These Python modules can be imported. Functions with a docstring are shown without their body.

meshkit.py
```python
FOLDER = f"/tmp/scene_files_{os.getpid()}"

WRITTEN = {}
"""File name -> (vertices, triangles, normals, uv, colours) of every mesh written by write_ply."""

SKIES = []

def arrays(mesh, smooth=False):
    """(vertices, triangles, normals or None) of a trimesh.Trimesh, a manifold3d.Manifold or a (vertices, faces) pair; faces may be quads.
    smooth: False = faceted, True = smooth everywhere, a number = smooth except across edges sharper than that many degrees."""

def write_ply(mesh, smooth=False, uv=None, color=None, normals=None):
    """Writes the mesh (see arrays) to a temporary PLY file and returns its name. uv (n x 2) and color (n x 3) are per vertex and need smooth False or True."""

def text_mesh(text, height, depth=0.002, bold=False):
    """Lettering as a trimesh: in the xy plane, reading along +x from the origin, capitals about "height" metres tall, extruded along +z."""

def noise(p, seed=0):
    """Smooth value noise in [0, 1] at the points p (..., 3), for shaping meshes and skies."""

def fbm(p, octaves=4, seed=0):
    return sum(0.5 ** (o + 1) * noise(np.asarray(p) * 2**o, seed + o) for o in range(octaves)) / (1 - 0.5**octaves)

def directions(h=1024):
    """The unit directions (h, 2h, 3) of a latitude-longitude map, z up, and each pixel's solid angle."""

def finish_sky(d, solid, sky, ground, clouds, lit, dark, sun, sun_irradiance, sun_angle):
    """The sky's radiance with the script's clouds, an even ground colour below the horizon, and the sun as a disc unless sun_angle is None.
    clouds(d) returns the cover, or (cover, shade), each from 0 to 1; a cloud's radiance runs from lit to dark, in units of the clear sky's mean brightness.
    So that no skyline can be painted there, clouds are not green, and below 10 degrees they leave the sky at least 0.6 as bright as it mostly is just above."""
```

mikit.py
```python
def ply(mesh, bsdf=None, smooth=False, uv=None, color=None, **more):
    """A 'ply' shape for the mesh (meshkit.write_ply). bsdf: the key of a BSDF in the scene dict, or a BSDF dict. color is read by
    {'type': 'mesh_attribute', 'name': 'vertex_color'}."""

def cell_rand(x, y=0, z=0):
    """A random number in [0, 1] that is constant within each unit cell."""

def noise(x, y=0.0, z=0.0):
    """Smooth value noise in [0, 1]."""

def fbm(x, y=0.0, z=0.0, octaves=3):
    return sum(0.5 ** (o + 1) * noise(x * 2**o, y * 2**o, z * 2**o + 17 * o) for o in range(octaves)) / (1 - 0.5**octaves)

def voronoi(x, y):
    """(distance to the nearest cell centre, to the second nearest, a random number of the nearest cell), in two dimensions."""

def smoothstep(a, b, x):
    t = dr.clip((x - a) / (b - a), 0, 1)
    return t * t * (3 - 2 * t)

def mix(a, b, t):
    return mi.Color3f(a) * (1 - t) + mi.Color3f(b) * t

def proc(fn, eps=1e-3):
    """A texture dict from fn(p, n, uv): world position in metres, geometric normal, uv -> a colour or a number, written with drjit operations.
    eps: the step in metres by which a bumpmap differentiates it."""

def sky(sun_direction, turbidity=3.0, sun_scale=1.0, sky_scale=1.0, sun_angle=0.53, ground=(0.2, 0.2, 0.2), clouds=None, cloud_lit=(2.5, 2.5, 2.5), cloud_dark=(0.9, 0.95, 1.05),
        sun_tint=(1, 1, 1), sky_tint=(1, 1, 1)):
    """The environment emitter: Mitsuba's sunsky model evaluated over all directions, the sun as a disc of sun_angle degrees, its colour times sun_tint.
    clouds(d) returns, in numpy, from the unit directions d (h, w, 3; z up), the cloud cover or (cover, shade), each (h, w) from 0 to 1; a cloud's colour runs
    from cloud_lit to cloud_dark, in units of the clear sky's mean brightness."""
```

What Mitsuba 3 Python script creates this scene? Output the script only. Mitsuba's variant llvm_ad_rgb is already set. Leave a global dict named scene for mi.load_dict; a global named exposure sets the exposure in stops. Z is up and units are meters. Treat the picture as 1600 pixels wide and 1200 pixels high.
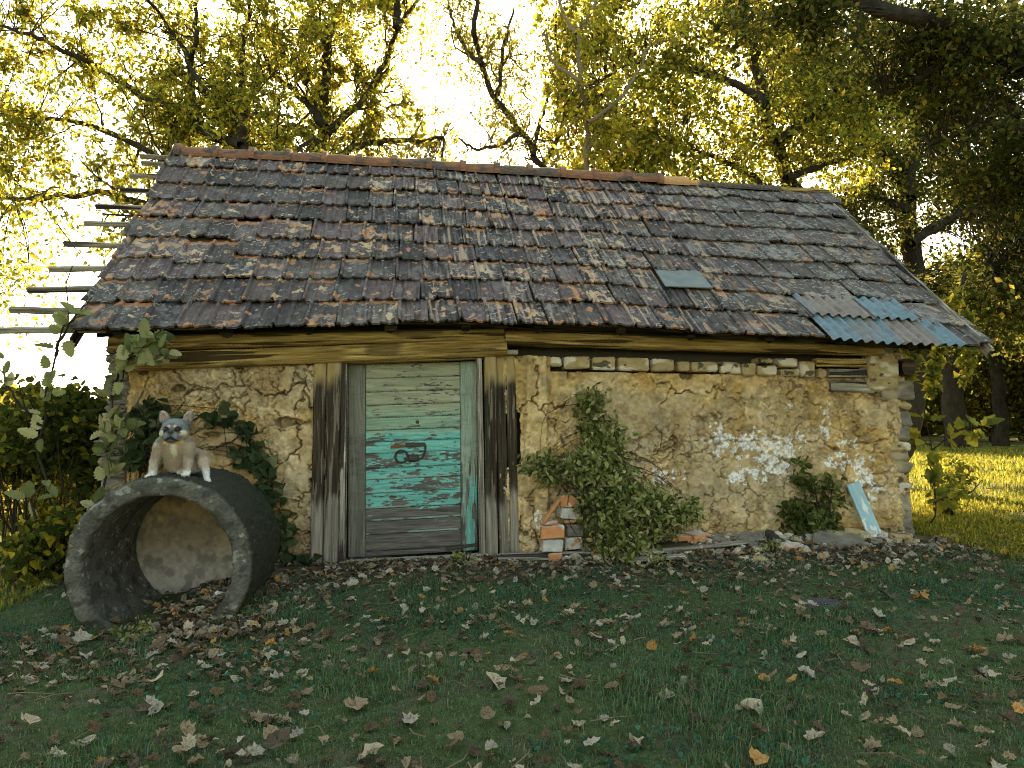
import math
import numpy as np
import trimesh
import drjit as dr
import mitsuba as mi
import mikit, meshkit
from scipy.spatial import cKDTree
from mikit import proc, noise, fbm, voronoi, cell_rand, smoothstep, mix

T = mi.ScalarTransform4f
scene, labels = {}, {}

# ------------------------------------------------------------------ camera, sky, exposure
def camera():
    yaw, pitch, roll = np.radians([7.5, 3.0, 0.6])
    eye = np.array([0, -6.5, 1.2])
    fwd = np.array([np.sin(yaw) * np.cos(pitch), np.cos(yaw) * np.cos(pitch), np.sin(pitch)])
    right = np.array([np.cos(yaw), -np.sin(yaw), 0])
    up = np.cross(right, fwd)
    up = up * np.cos(roll) + right * np.sin(roll)
    return {'type': 'perspective', 'fov': 2 * math.degrees(math.atan(800 / 1130)), 'fov_axis': 'x', 'near_clip': 0.05, 'far_clip': 2000.0,
            'to_world': T().look_at(origin=eye.tolist(), target=(eye + fwd).tolist(), up=up.tolist())}

scene['camera'] = camera()
SUN = (0.11, 0.85, 0.55)
scene['sky_light'] = mikit.sky(SUN, turbidity=3.5, sun_scale=1.1, sky_scale=1.0, sun_angle=0.8, sky_tint=(1.30, 1.0, 0.66), ground=(0.12, 0.12, 0.08))
exposure = 4.65

# ------------------------------------------------------------------ helpers
taken = {}
def numbered(name):
    n = taken.get(name, 0)
    taken[name] = n + 1
    return name if n == 0 else f'{name}_{n:03d}'

def tag(key, label, cat=None, group=None, kind=None):
    d = {'label': label}
    if cat: d['category'] = cat
    if group: d['group'] = group
    if kind: d['kind'] = kind
    labels[key] = d

def put(name, mesh, bsdf, smooth=False, parent=None, uv=None, color=None, **kw):
    key = numbered(parent + '__' + name if parent else name)
    if isinstance(mesh, tuple) and len(mesh) == 3:
        mesh, uv = (mesh[0], mesh[1]), mesh[2]
    scene[key] = mikit.ply(mesh, bsdf, smooth=smooth, uv=uv, color=color, **kw)
    return key

def tri(f):
    f = np.asarray(f)
    return np.vstack([f[:, [0, 1, 2]], f[:, [0, 2, 3]]]) if f.shape[1] == 4 else f

def cat(parts):
    parts = [p for p in parts if len(p[1])]
    off, V, F, U = 0, [], [], []
    has = all(len(p) > 2 for p in parts)
    for p in parts:
        V.append(p[0]); F.append(tri(p[1]) + off); off += len(p[0])
        if has: U.append(p[2])
    return (np.vstack(V), np.vstack(F), np.vstack(U)) if has else (np.vstack(V), np.vstack(F))

def nrm(v):
    return v / (np.linalg.norm(v, axis=-1, keepdims=True) + 1e-12)

def chip_box(x0, x1, y0, y1, z0, z1, b=0.008, jit=0.004, rng=None, rot=None):
    """A block with chamfered, slightly uneven corners (44 triangles)."""
    c = np.array([(x0 + x1) / 2, (y0 + y1) / 2, (z0 + z1) / 2])
    h = np.array([x1 - x0, y1 - y0, z1 - z0]) / 2
    P = []
    for sx in (-1, 1):
        for sy in (-1, 1):
            for sz in (-1, 1):
                s = np.array([sx, sy, sz])
                j = rng.normal(0, jit, 3) if rng is not None else 0
                for k in range(3):
                    q = s * h
                    q[k] -= s[k] * 0
                    o = np.full(3, b); o[k] = 0
                    P.append(q - s * o + j)
    P = np.array(P)
    if rot is not None: P = P @ rotm(*rot).T
    m = trimesh.convex.convex_hull(P + c)
    return (np.array(m.vertices), np.array(m.faces))

def rotm(ax, ay, az):
    cx, sx, cy, sy, cz, sz = math.cos(ax), math.sin(ax), math.cos(ay), math.sin(ay), math.cos(az), math.sin(az)
    return np.array([[cz, -sz, 0], [sz, cz, 0], [0, 0, 1]]) @ np.array([[cy, 0, sy], [0, 1, 0], [-sy, 0, cy]]) @ np.array([[1, 0, 0], [0, cx, -sx], [0, sx, cx]])

def move(m, loc=(0, 0, 0), rot=(0, 0, 0), s=1.0):
    return (np.asarray(m[0]) * s @ rotm(*rot).T + np.array(loc), m[1], *m[2:])

def stone(c, r, seed, rough=0.25, sub=2, box=0.5):
    m = trimesh.creation.icosphere(subdivisions=sub)
    v = np.array(m.vertices)
    q = v / (np.abs(v) ** 4).sum(1, keepdims=True) ** 0.25
    v = v * (1 - box) + q * box
    v = v * (1 + rough * (meshkit.fbm(v * 2.1 + seed * 3.7, 3, seed) - 0.5))[:, None]
    return (v * np.asarray(r) + np.asarray(c), np.array(m.faces))

def beam(p0, p1, w, h, n=16, rough=0.006, seed=0, side=(0, -1, 0), taper=1.0, bend=0.0, corner=0.25, k=3, ends=0.0):
    """A hewn timber: a rounded rectangle swept from p0 to p1; w along side, h across; uv in metres along and round it."""
    rng = np.random.default_rng(seed)
    p0, p1 = np.array(p0, float), np.array(p1, float)
    L = np.linalg.norm(p1 - p0); d = (p1 - p0) / L
    a = np.array(side, float); a = nrm(a - d * (a @ d)); b = np.cross(d, a)
    c = corner * min(w, h)
    prof = []
    for sx, sy in ((1, 1), (-1, 1), (-1, -1), (1, -1)):
        base = math.atan2(sy, sx)
        for i in range(k):
            t = base - math.pi / 4 + (math.pi / 2) * i / (k - 1)
            prof.append((sx * (w / 2 - c) + c * math.cos(t), sy * (h / 2 - c) + c * math.sin(t)))
    # extra points along the flats
    Q = []
    for i in range(len(prof)):
        q0, q1 = np.array(prof[i]), np.array(prof[(i + 1) % len(prof)])
        Q.append(q0)
        g = np.linalg.norm(q1 - q0)
        m = int(g / 0.035)
        for j in range(1, min(m, 6)):
            Q.append(q0 + (q1 - q0) * j / min(m, 6))
    Q = np.array(Q + [Q[0]])
    s = np.concatenate([[0], np.cumsum(np.linalg.norm(np.diff(Q, axis=0), axis=1))])
    t = np.linspace(0, 1, n)
    V = np.zeros((n, len(Q), 3)); U = np.zeros((n, len(Q), 2))
    for i in range(n):
        sc = 1 + (taper - 1) * t[i]
        pos = p0 + (p1 - p0) * t[i] + a * bend * math.sin(math.pi * t[i])
        X = pos + (Q[:, :1] * a + Q[:, 1:] * b) * sc
        V[i] = X
        U[i, :, 0] = t[i] * L + seed * 3.31; U[i, :, 1] = s + seed * 1.73
    flat = V.reshape(-1, 3)
    dn = nrm(np.repeat((Q[None, :, :1] * a + Q[None, :, 1:] * b), n, 0).reshape(-1, 3))
    f1 = meshkit.fbm(np.stack([U[..., 0].ravel() * 3, (flat @ a) * 9, (flat @ b) * 9], 1), 3, seed) - 0.5
    f2 = meshkit.noise(np.stack([U[..., 0].ravel() * 6, (flat @ a) * 45 + 9, (flat @ b) * 45], 1), seed) - 0.5
    flat = flat + dn * (f1 * 2 * rough + f2 * rough * 0.8)[:, None]
    if ends:
        V2 = flat.reshape(n, len(Q), 3)
        for e in (0, -1):
            V2[e] += d * (rng.normal(0, ends, len(Q)))[:, None]
        V2[:, -1] = V2[:, 0]
        flat = V2.reshape(-1, 3)
    m = len(Q)
    i, j = np.meshgrid(np.arange(n - 1), np.arange(m - 1), indexing='ij')
    F = tri(np.stack([i * m + j, i * m + j + 1, (i + 1) * m + j + 1, (i + 1) * m + j], -1).reshape(-1, 4))
    caps, cu, cf = [], [], []
    for e, r0 in ((0, 0), (n - 1, (n - 1) * m)):
        o = len(flat) + len(caps)
        ring = flat[r0:r0 + m]
        caps.extend(ring); caps.append(ring[:-1].mean(0))
        cu.extend([[seed * 3.31 + x * 0.15, y] for x, y in Q]); cu.append([seed * 3.31, 0])
        for q in range(m - 1):
            cf.append([o + q, o + m, o + q + 1] if e == 0 else [o + q, o + q + 1, o + m])
    return (np.vstack([flat, caps]), np.vstack([F, cf]), np.vstack([U.reshape(-1, 2), cu]))

def tube(points, radii, sides=6, closed=True):
    p = np.asarray(points, float)
    t = nrm(np.gradient(p, axis=0))
    a = np.cross(t, np.where(np.abs(t[:, 2:]) < 0.9, [0, 0, 1.0], [1.0, 0, 0])); a = nrm(a)
    for i in range(1, len(a)):
        a[i] = nrm(a[i - 1] - t[i] * (a[i - 1] @ t[i]))
    b = np.cross(t, a); g = np.arange(sides) * 2 * np.pi / sides
    r = np.broadcast_to(radii, (len(p),))
    v = p[:, None] + r[:, None, None] * (np.cos(g)[None, :, None] * a[:, None] + np.sin(g)[None, :, None] * b[:, None])
    i, j = np.meshgrid(np.arange(len(p) - 1), np.arange(sides), indexing='ij')
    f = np.stack([i * sides + j, i * sides + (j + 1) % sides, (i + 1) * sides + (j + 1) % sides, (i + 1) * sides + j], -1).reshape(-1, 4)
    return (v.reshape(-1, 3), tri(f))

def spline(pts, n):
    pts = np.asarray(pts, float)
    if len(pts) < 3:
        return pts[0] + (pts[-1] - pts[0]) * np.linspace(0, 1, n)[:, None]
    from scipy.interpolate import PchipInterpolator
    s = np.concatenate([[0], np.cumsum(np.linalg.norm(np.diff(pts, axis=0), axis=1))])
    return PchipInterpolator(s, pts)(np.linspace(0, s[-1], n))

# ------------------------------------------------------------------ materials
def rgb(*c): return {'type': 'rgb', 'value': list(c)}
def plain(c, rough=0.9, spec=0.2):
    return {'type': 'twosided', 'bsdf': {'type': 'principled', 'base_color': c if isinstance(c, dict) else rgb(*c), 'roughness': rough, 'specular': spec}}
VC = {'type': 'mesh_attribute', 'name': 'vertex_color'}

def wood(c1, c2, dark, fine=38.0, crack=0.6):
    def fn(p, n, uv):
        g = fbm(uv.x * 2.2, uv.y * fine, 3.0)
        g2 = noise(uv.x * 7.0, uv.y * fine * 3.2)
        big = fbm(uv.x * 1.7 + 31, uv.y * 4.0, 9.0)
        c = mix(c1, c2, smoothstep(0.25, 0.75, g * 0.55 + big * 0.45))
        k = smoothstep(crack, crack + 0.06, fbm(uv.x * 1.1 + 7, uv.y * fine * 0.6, 5.0))
        c = mix(c * (0.55 + 0.9 * g2), dark, dr.maximum(k, smoothstep(0.62, 0.75, big) * 0.7))
        return c
    return {'type': 'twosided', 'bsdf': {'type': 'bumpmap', 'scale': 0.004, 'arbitrary': proc(lambda p, n, uv: fbm(uv.x * 2.2, uv.y * fine, 3.0), 2e-3),
            'bsdf': {'type': 'principled', 'base_color': proc(fn), 'roughness': 0.85, 'specular': 0.2}}}

scene['wood_ochre'] = wood((0.20, 0.12, 0.03), (0.44, 0.31, 0.11), (0.05, 0.03, 0.01))
scene['wood_grey'] = wood((0.16, 0.14, 0.11), (0.40, 0.35, 0.27), (0.04, 0.03, 0.025))
scene['wood_dark'] = wood((0.025, 0.018, 0.012), (0.12, 0.085, 0.05), (0.008, 0.006, 0.005), crack=0.55)
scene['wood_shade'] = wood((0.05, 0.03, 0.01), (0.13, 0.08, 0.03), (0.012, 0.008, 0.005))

def post_color(p, n, uv):     # weathered door posts: dark rotten wood above, bare grey wood near the ground, pale streaks
    g = fbm(uv.x * 2.0, uv.y * 40, 3.0)
    g2 = noise(uv.x * 5.0, uv.y * 110)
    grey = mix((0.09, 0.075, 0.06), (0.31, 0.265, 0.21), g) * (0.6 + 0.8 * g2)
    dark = mix((0.012, 0.009, 0.006), (0.07, 0.05, 0.03), g) * (0.5 + 1.0 * g2)
    ochre = mix((0.25, 0.16, 0.05), (0.42, 0.31, 0.14), g)
    blot = fbm(p.x * 9, p.z * 3.0, 2.0)
    k = smoothstep(0.62, 0.50, p.z + 0.35 * (fbm(p.x * 14, p.z * 2.5) - 0.5))
    c = mix(dark, grey, k)
    c = mix(c, ochre, smoothstep(1.46, 1.60, p.z + 0.3 * (blot - 0.5)))
    streak = smoothstep(0.60, 0.68, fbm(uv.x * 3.0 + 11, uv.y * 44, 8.0))
    return mix(c, (0.30, 0.25, 0.18), streak * 0.4)
scene['post_wood'] = {'type': 'twosided', 'bsdf': {'type': 'bumpmap', 'scale': 0.006, 'arbitrary': proc(lambda p, n, uv: fbm(uv.x * 2.2, uv.y * 36, 3.0), 2e-3),
                      'bsdf': {'type': 'principled', 'base_color': proc(post_color), 'roughness': 0.85, 'specular': 0.2}}}

def door_color(p, n, uv):
    stile = dr.maximum(smoothstep(-0.452, -0.457, p.x), smoothstep(0.387, 0.392, p.x))
    gx = fbm(p.x * 4.0, p.z * 70, 1.0); gz = fbm(p.x * 70, p.z * 4.0, 1.0)
    g = gx * (1 - stile) + gz * stile
    f = noise(p.x * (14 + 200 * stile), p.z * (214 - 200 * stile))
    z = p.z + 0.12 * (fbm(p.x * 6, p.z * 5) - 0.5)
    pale = mix((0.16, 0.16, 0.10), (0.36, 0.36, 0.23), g * 0.6 + 0.4 * fbm(p.x * 3, p.z * 9, 7.0))
    green = mix((0.12, 0.20, 0.135), (0.28, 0.37, 0.26), g)
    turq = mix((0.05, 0.24, 0.20), (0.19, 0.48, 0.42), g)
    c = mix(turq, green, smoothstep(1.06, 1.14, z))
    c = mix(c, pale, smoothstep(1.22, 1.40, z))
    bare = mix((0.022, 0.019, 0.017), (0.15, 0.13, 0.105), g) * (0.6 + 0.8 * f)
    # paint lost: little at the top, patches by the lock, nearly all at the foot
    lost = 0.55 * fbm(p.x * 7 + 3, p.z * 24, 4.0, octaves=3) + 0.45 * fbm(p.x * 26, p.z * 95, 2.0, octaves=3)
    thr = 0.645 - 0.085 * smoothstep(1.15, 0.95, p.z) - 0.055 * smoothstep(0.75, 0.55, p.z) - 0.30 * smoothstep(0.47, 0.40, p.z)
    left = smoothstep(-0.25, -0.42, p.x) * smoothstep(1.15, 1.05, p.z) * smoothstep(0.6, 0.7, p.z)
    thr = thr - 0.05 * left
    k = smoothstep(thr, thr + 0.025, lost)
    sl = smoothstep(-0.452, -0.457, p.x)
    sr = smoothstep(0.387, 0.392, p.x)
    lstile = mix((0.055, 0.052, 0.042), (0.19, 0.18, 0.13), gz)
    rstile = mix(mix((0.16, 0.20, 0.15), (0.28, 0.33, 0.25), gz), turq, smoothstep(0.75, 0.55, z) * smoothstep(0.44, 0.47, p.x + 0.05 * f))
    c = mix(c, lstile, sl)
    c = mix(c, rstile, sr)
    k = k * (1 - sl * 0.4) * (1 - sr * 0.75)
    k2 = sr * smoothstep(0.53, 0.58, fbm(p.x * 40, p.z * 5, 2.0)) * smoothstep(1.0, 0.8, p.z)
    out = mix(c * (0.75 + 0.5 * f), bare, dr.maximum(k, k2))
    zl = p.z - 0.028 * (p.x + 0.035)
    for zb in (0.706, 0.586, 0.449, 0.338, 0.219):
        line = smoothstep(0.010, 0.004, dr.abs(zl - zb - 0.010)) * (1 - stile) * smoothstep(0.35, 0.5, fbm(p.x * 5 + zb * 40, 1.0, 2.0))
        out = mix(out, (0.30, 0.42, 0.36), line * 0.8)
    return out
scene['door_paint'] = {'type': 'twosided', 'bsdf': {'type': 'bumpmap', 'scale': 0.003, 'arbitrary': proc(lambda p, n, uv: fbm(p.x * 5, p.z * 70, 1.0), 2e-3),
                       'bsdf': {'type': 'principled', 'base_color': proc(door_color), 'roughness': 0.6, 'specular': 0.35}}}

def tile_color(p, n, uv):      # uv.x = 10 * tile number + place across, uv.y = place up the tile
    q = mi.Point3f(0.79 * p.x + 0.61 * p.z, 0.61 * p.x - 0.79 * p.z, p.y + 0.3 * p.x)
    i = dr.floor(uv.x / 10); s = uv.x - 10 * i; t = uv.y
    r1, r2, r3, r4 = cell_rand(i, 1), cell_rand(i, 2), cell_rand(i, 3), cell_rand(i, 4)
    m = fbm(q.x * 26, q.z * 12, q.y * 26, octaves=4)
    big = fbm(p.x * 1.3, p.y * 1.3, p.z * 1.3)
    age = smoothstep(1.2, 4.2, p.x + 2.0 * (big - 0.5))
    c = mix((0.050, 0.045, 0.043), (0.135, 0.105, 0.085), dr.clip(r1 * 0.9 + big * 0.5 - 0.25, 0, 1))
    c = mix(c, (0.155, 0.105, 0.10), smoothstep(0.45, 0.85, r4) * 0.75)
    c = mix(c, (0.125, 0.103, 0.087), age * 0.7)
    st = noise(p.x * 95, t * 4 + i * 7, 2.0)
    c = c * (0.35 + 0.9 * m) * (0.70 + 0.5 * st)
    # the clay showing where the crust has come off
    fl = fbm(p.x * 13 + i * 3, t * 5.0 + i, 6.0, octaves=4)
    thr = 0.70 - 0.15 * smoothstep(0.65, 1.0, r2) - 0.09 * smoothstep(0.50, 0.66, fbm(p.x * 1.1 + 4, p.y * 1.6, p.z * 1.6))
    k = smoothstep(thr, thr + 0.03, fl)
    clay = mix((0.38, 0.17, 0.075), (0.50, 0.36, 0.20), smoothstep(0.3, 0.75, noise(p.x * 30, t * 9, i) * 0.5 + r3 * 0.5))
    c = mix(c, clay, k * (0.85 - 0.4 * age))
    mid = smoothstep(-0.9, 0.6, p.x) * smoothstep(4.2, 2.6, p.x)
    rib = noise(s * 11.0 + i * 5, t * 0.9 + i * 3, 1.0)
    c = mix(c, c * 0.35, smoothstep(0.35, 0.22, rib) * (0.35 + 0.65 * mid))
    c = mix(c, mix((0.40, 0.24, 0.13), (0.34, 0.29, 0.25), r1), smoothstep(0.70, 0.78, rib) * mid * smoothstep(0.30, 0.55, r3 + 0.4 * (m - 0.5)) * 0.75)
    top = smoothstep(0.89, 0.95, t + 0.08 * (m - 0.5)) * smoothstep(0.55, 0.7, r3 + 0.3 * (m - .5))
    c = mix(c, (0.36, 0.16, 0.07), top * 0.8 * (1 - age))
    # lichen: pale rosettes
    d, _, w = voronoi(p.x * 19 + 3.0 * m, p.z * 27 + p.y * 9 + 2.0 * m)
    li = smoothstep(0.30, 0.18, d + 0.5 * (m - 0.5)) * smoothstep(0.80, 0.86, w + 0.10 * age + 0.5 * (big - 0.5) + 0.2 * (r3 - 0.5))
    c = mix(c, (0.34, 0.34, 0.31), li * 0.7)
    sp = smoothstep(0.58, 0.70, fbm(q.x * 38, q.y * 38, q.z * 20 + 5)) * smoothstep(0.4, 0.65, big * 0.6 + r2 * 0.4)
    c = mix(c, (0.25, 0.24, 0.21), sp * 0.6)
    gl = smoothstep(0.55, 0.68, fbm(q.x * 9, q.y * 9, q.z * 6, octaves=4)) * (0.45 + 0.55 * age)
    return mix(c, (0.27, 0.25, 0.23), gl * 0.5)
def tile_bump(p, n, uv): return fbm(p.x * 60, p.y * 60, p.z * 60)
scene['tile_clay'] = {'type': 'twosided', 'bsdf': {'type': 'bumpmap', 'scale': 0.004, 'arbitrary': proc(tile_bump, 3e-3),
                      'bsdf': {'type': 'principled', 'base_color': proc(tile_color), 'roughness': 0.75, 'specular': 0.25}}}

def ridge_color(p, n, uv):
    m = fbm(p.x * 14, p.y * 20, p.z * 20, octaves=4); i = dr.floor(uv.x / 10); r = cell_rand(i, 5)
    clay = mix((0.13, 0.06, 0.036), (0.33, 0.155, 0.08), m)
    crust = mix((0.035, 0.035, 0.035), (0.12, 0.11, 0.09), noise(p.x * 50, p.y * 50, p.z * 50))
    moss = smoothstep(3.55, 3.62, p.x)
    orange = smoothstep(3.1, 3.12, p.x) * (1 - moss)
    c = mix(clay, (0.55, 0.30, 0.12), orange * 0.8)
    k = smoothstep(0.52, 0.60, fbm(p.x * 5, p.y * 9, p.z * 9) + 0.25 * (r - 0.5) - 0.25 * orange)
    return mix(c, crust, dr.maximum(k * 0.8, moss * 0.9))
scene['ridge_clay'] = plain(proc(ridge_color), 0.8)

def sheet_color(base, alt):
    def fn(p, n, uv):
        m = fbm(p.x * 9, p.y * 30, p.z * 30); s = fbm(uv.x * 3.5, uv.y * 1.0 + 2, 4.0)
        c = mix(base, alt, smoothstep(0.50, 0.66, s))
        return mix(c * (0.7 + 0.6 * m), (0.10, 0.075, 0.055), smoothstep(0.60, 0.74, fbm(p.x * 30, p.y * 8, p.z * 8)) * 0.7)
    return {'type': 'twosided', 'bsdf': {'type': 'principled', 'base_color': proc(fn), 'roughness': 0.55, 'specular': 0.4}}
scene['sheet_blue'] = sheet_color((0.125, 0.185, 0.21), (0.17, 0.155, 0.14))
scene['sheet_brown'] = sheet_color((0.19, 0.155, 0.13), (0.12, 0.16, 0.18))

def skew(p): return mi.Point3f(0.8 * p.x + 0.47 * p.y + 0.37 * p.z, -0.53 * p.x + 0.83 * p.y + 0.19 * p.z, -0.29 * p.x - 0.31 * p.y + 0.91 * p.z)
def concrete_color(p0, n, uv):
    p = skew(p0)
    m = fbm(p.x * 9, p.y * 9, p.z * 9, octaves=4); f = noise(p.x * 90, p.y * 90, p.z * 90)
    c = mix((0.040, 0.037, 0.031), (0.135, 0.124, 0.098), m) * (0.6 + 0.8 * f)
    li = smoothstep(0.62, 0.70, fbm(p.x * 24 + 3, p.y * 24, p.z * 24, octaves=4) + 0.12 * (m - 0.5))
    c = mix(c, (0.30, 0.29, 0.24), li * 0.55)
    c = mix(c, (0.03, 0.03, 0.025), smoothstep(0.56, 0.66, fbm(p.x * 13 + 9, p.y * 13, p.z * 13, octaves=4)) * 0.7)
    p = p0
    R = dr.sqrt(dr.square(p.x + 1.535) + dr.square(p.z - 0.355))
    out = smoothstep(0.522, 0.535, R) * smoothstep(-1.895, -1.86, p.y)
    moss = mix((0.008, 0.009, 0.006), (0.030, 0.031, 0.017), f)
    return mix(c, moss, out * smoothstep(0.3, 0.5, m + 0.2))
scene['concrete'] = {'type': 'twosided', 'bsdf': {'type': 'bumpmap', 'scale': 0.004, 'arbitrary': proc(lambda p, n, uv: fbm(skew(p).x * 45, skew(p).y * 45, skew(p).z * 45), 3e-3),
                     'bsdf': {'type': 'principled', 'base_color': proc(concrete_color), 'roughness': 0.9, 'specular': 0.2}}}

def base_color_fn(p, n, uv):
    m = fbm(p.x * 6, p.z * 6, 4.0, octaves=4); f = fbm(p.x * 35, p.z * 35, 1.0)
    c = mix((0.13, 0.095, 0.055), (0.33, 0.25, 0.15), m)
    c = mix(c, (0.30, 0.26, 0.22), smoothstep(0.45, 0.15, p.z))
    c = mix(c, (0.36, 0.25, 0.10), smoothstep(0.45, 0.65, p.z + 0.3 * (m - 0.5)) * 0.6)
    return mix(c * (0.7 + 0.6 * f), (0.09, 0.08, 0.06), smoothstep(0.55, 0.72, fbm(p.x * 15 + 5, p.z * 12, 8.0, octaves=4)) * 0.6)
scene['ring_base'] = plain(proc(base_color_fn), 0.9)

def brick_color(p, n, uv):
    m = fbm(p.x * 24, p.y * 24, p.z * 24, octaves=4); big = fbm(p.x * 7, p.y * 7, p.z * 7)
    c = mix((0.40, 0.15, 0.055), (0.58, 0.27, 0.11), m)
    mort = mix((0.34, 0.32, 0.29), (0.62, 0.59, 0.53), m)
    return mix(c, mort, dr.maximum(smoothstep(0.58, 0.63, big * 0.6 + 0.4 * m), smoothstep(0.5, 0.9, n.z) * 0.8))
scene['fired_brick'] = plain(proc(brick_color), 0.9)

def mud_color(p, n, uv):
    m = fbm(p.x * 20, p.y * 20, p.z * 30, octaves=4); big = fbm(p.x * 6, p.y * 6, p.z * 9)
    c = mix((0.24, 0.16, 0.06), (0.50, 0.38, 0.21), m)
    c = mix(c, (0.58, 0.50, 0.38), smoothstep(0.52, 0.62, big))
    return mix(c, (0.09, 0.075, 0.05), smoothstep(0.60, 0.68, fbm(p.x * 11 + 4, p.y * 11, p.z * 14)))
scene['mortar_brick'] = plain(proc(lambda p, n, uv: mix(mix((0.30, 0.28, 0.25), (0.58, 0.55, 0.49), fbm(p.x * 24, p.y * 24, p.z * 24)), (0.45, 0.20, 0.09), smoothstep(0.62, 0.68, fbm(p.x * 13 + 2, p.y * 13, p.z * 13)))), 0.9)
scene['mud_brick'] = plain(proc(mud_color), 0.95)

def grey_stone(p, n, uv):
    m = fbm(p.x * 12, p.y * 12, p.z * 34, octaves=4)
    c = mix((0.06, 0.052, 0.042), (0.27, 0.235, 0.185), m)
    return mix(c, (0.42, 0.33, 0.19), smoothstep(0.5, 0.7, fbm(p.x * 5 + 9, p.y * 5, p.z * 5)) * 0.7)
scene['grey_stone'] = plain(proc(grey_stone), 0.9)

def ground_color(p, n, uv):
    m = fbm(p.x * 5, p.y * 5, 0.0, octaves=4); f = fbm(p.x * 40, p.y * 40, 2.0)
    soil = mix((0.035, 0.026, 0.018), (0.10, 0.078, 0.055), f)
    green = mix((0.025, 0.036, 0.014), (0.065, 0.085, 0.030), f)
    near = smoothstep(-1.2, -0.3, p.y + 0.7 * (m - 0.5)) * smoothstep(5.2, 4.6, p.x) * smoothstep(1.0, 0.5, p.y)
    far = smoothstep(0.5, 3.0, p.y)
    g = mix(green, (0.10, 0.105, 0.025), far * 0.8)
    return mix(mix(g, soil, smoothstep(0.5, 0.62, m) * 0.5), soil, near)
scene['soil'] = plain(proc(ground_color), 0.95, 0.1)

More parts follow.
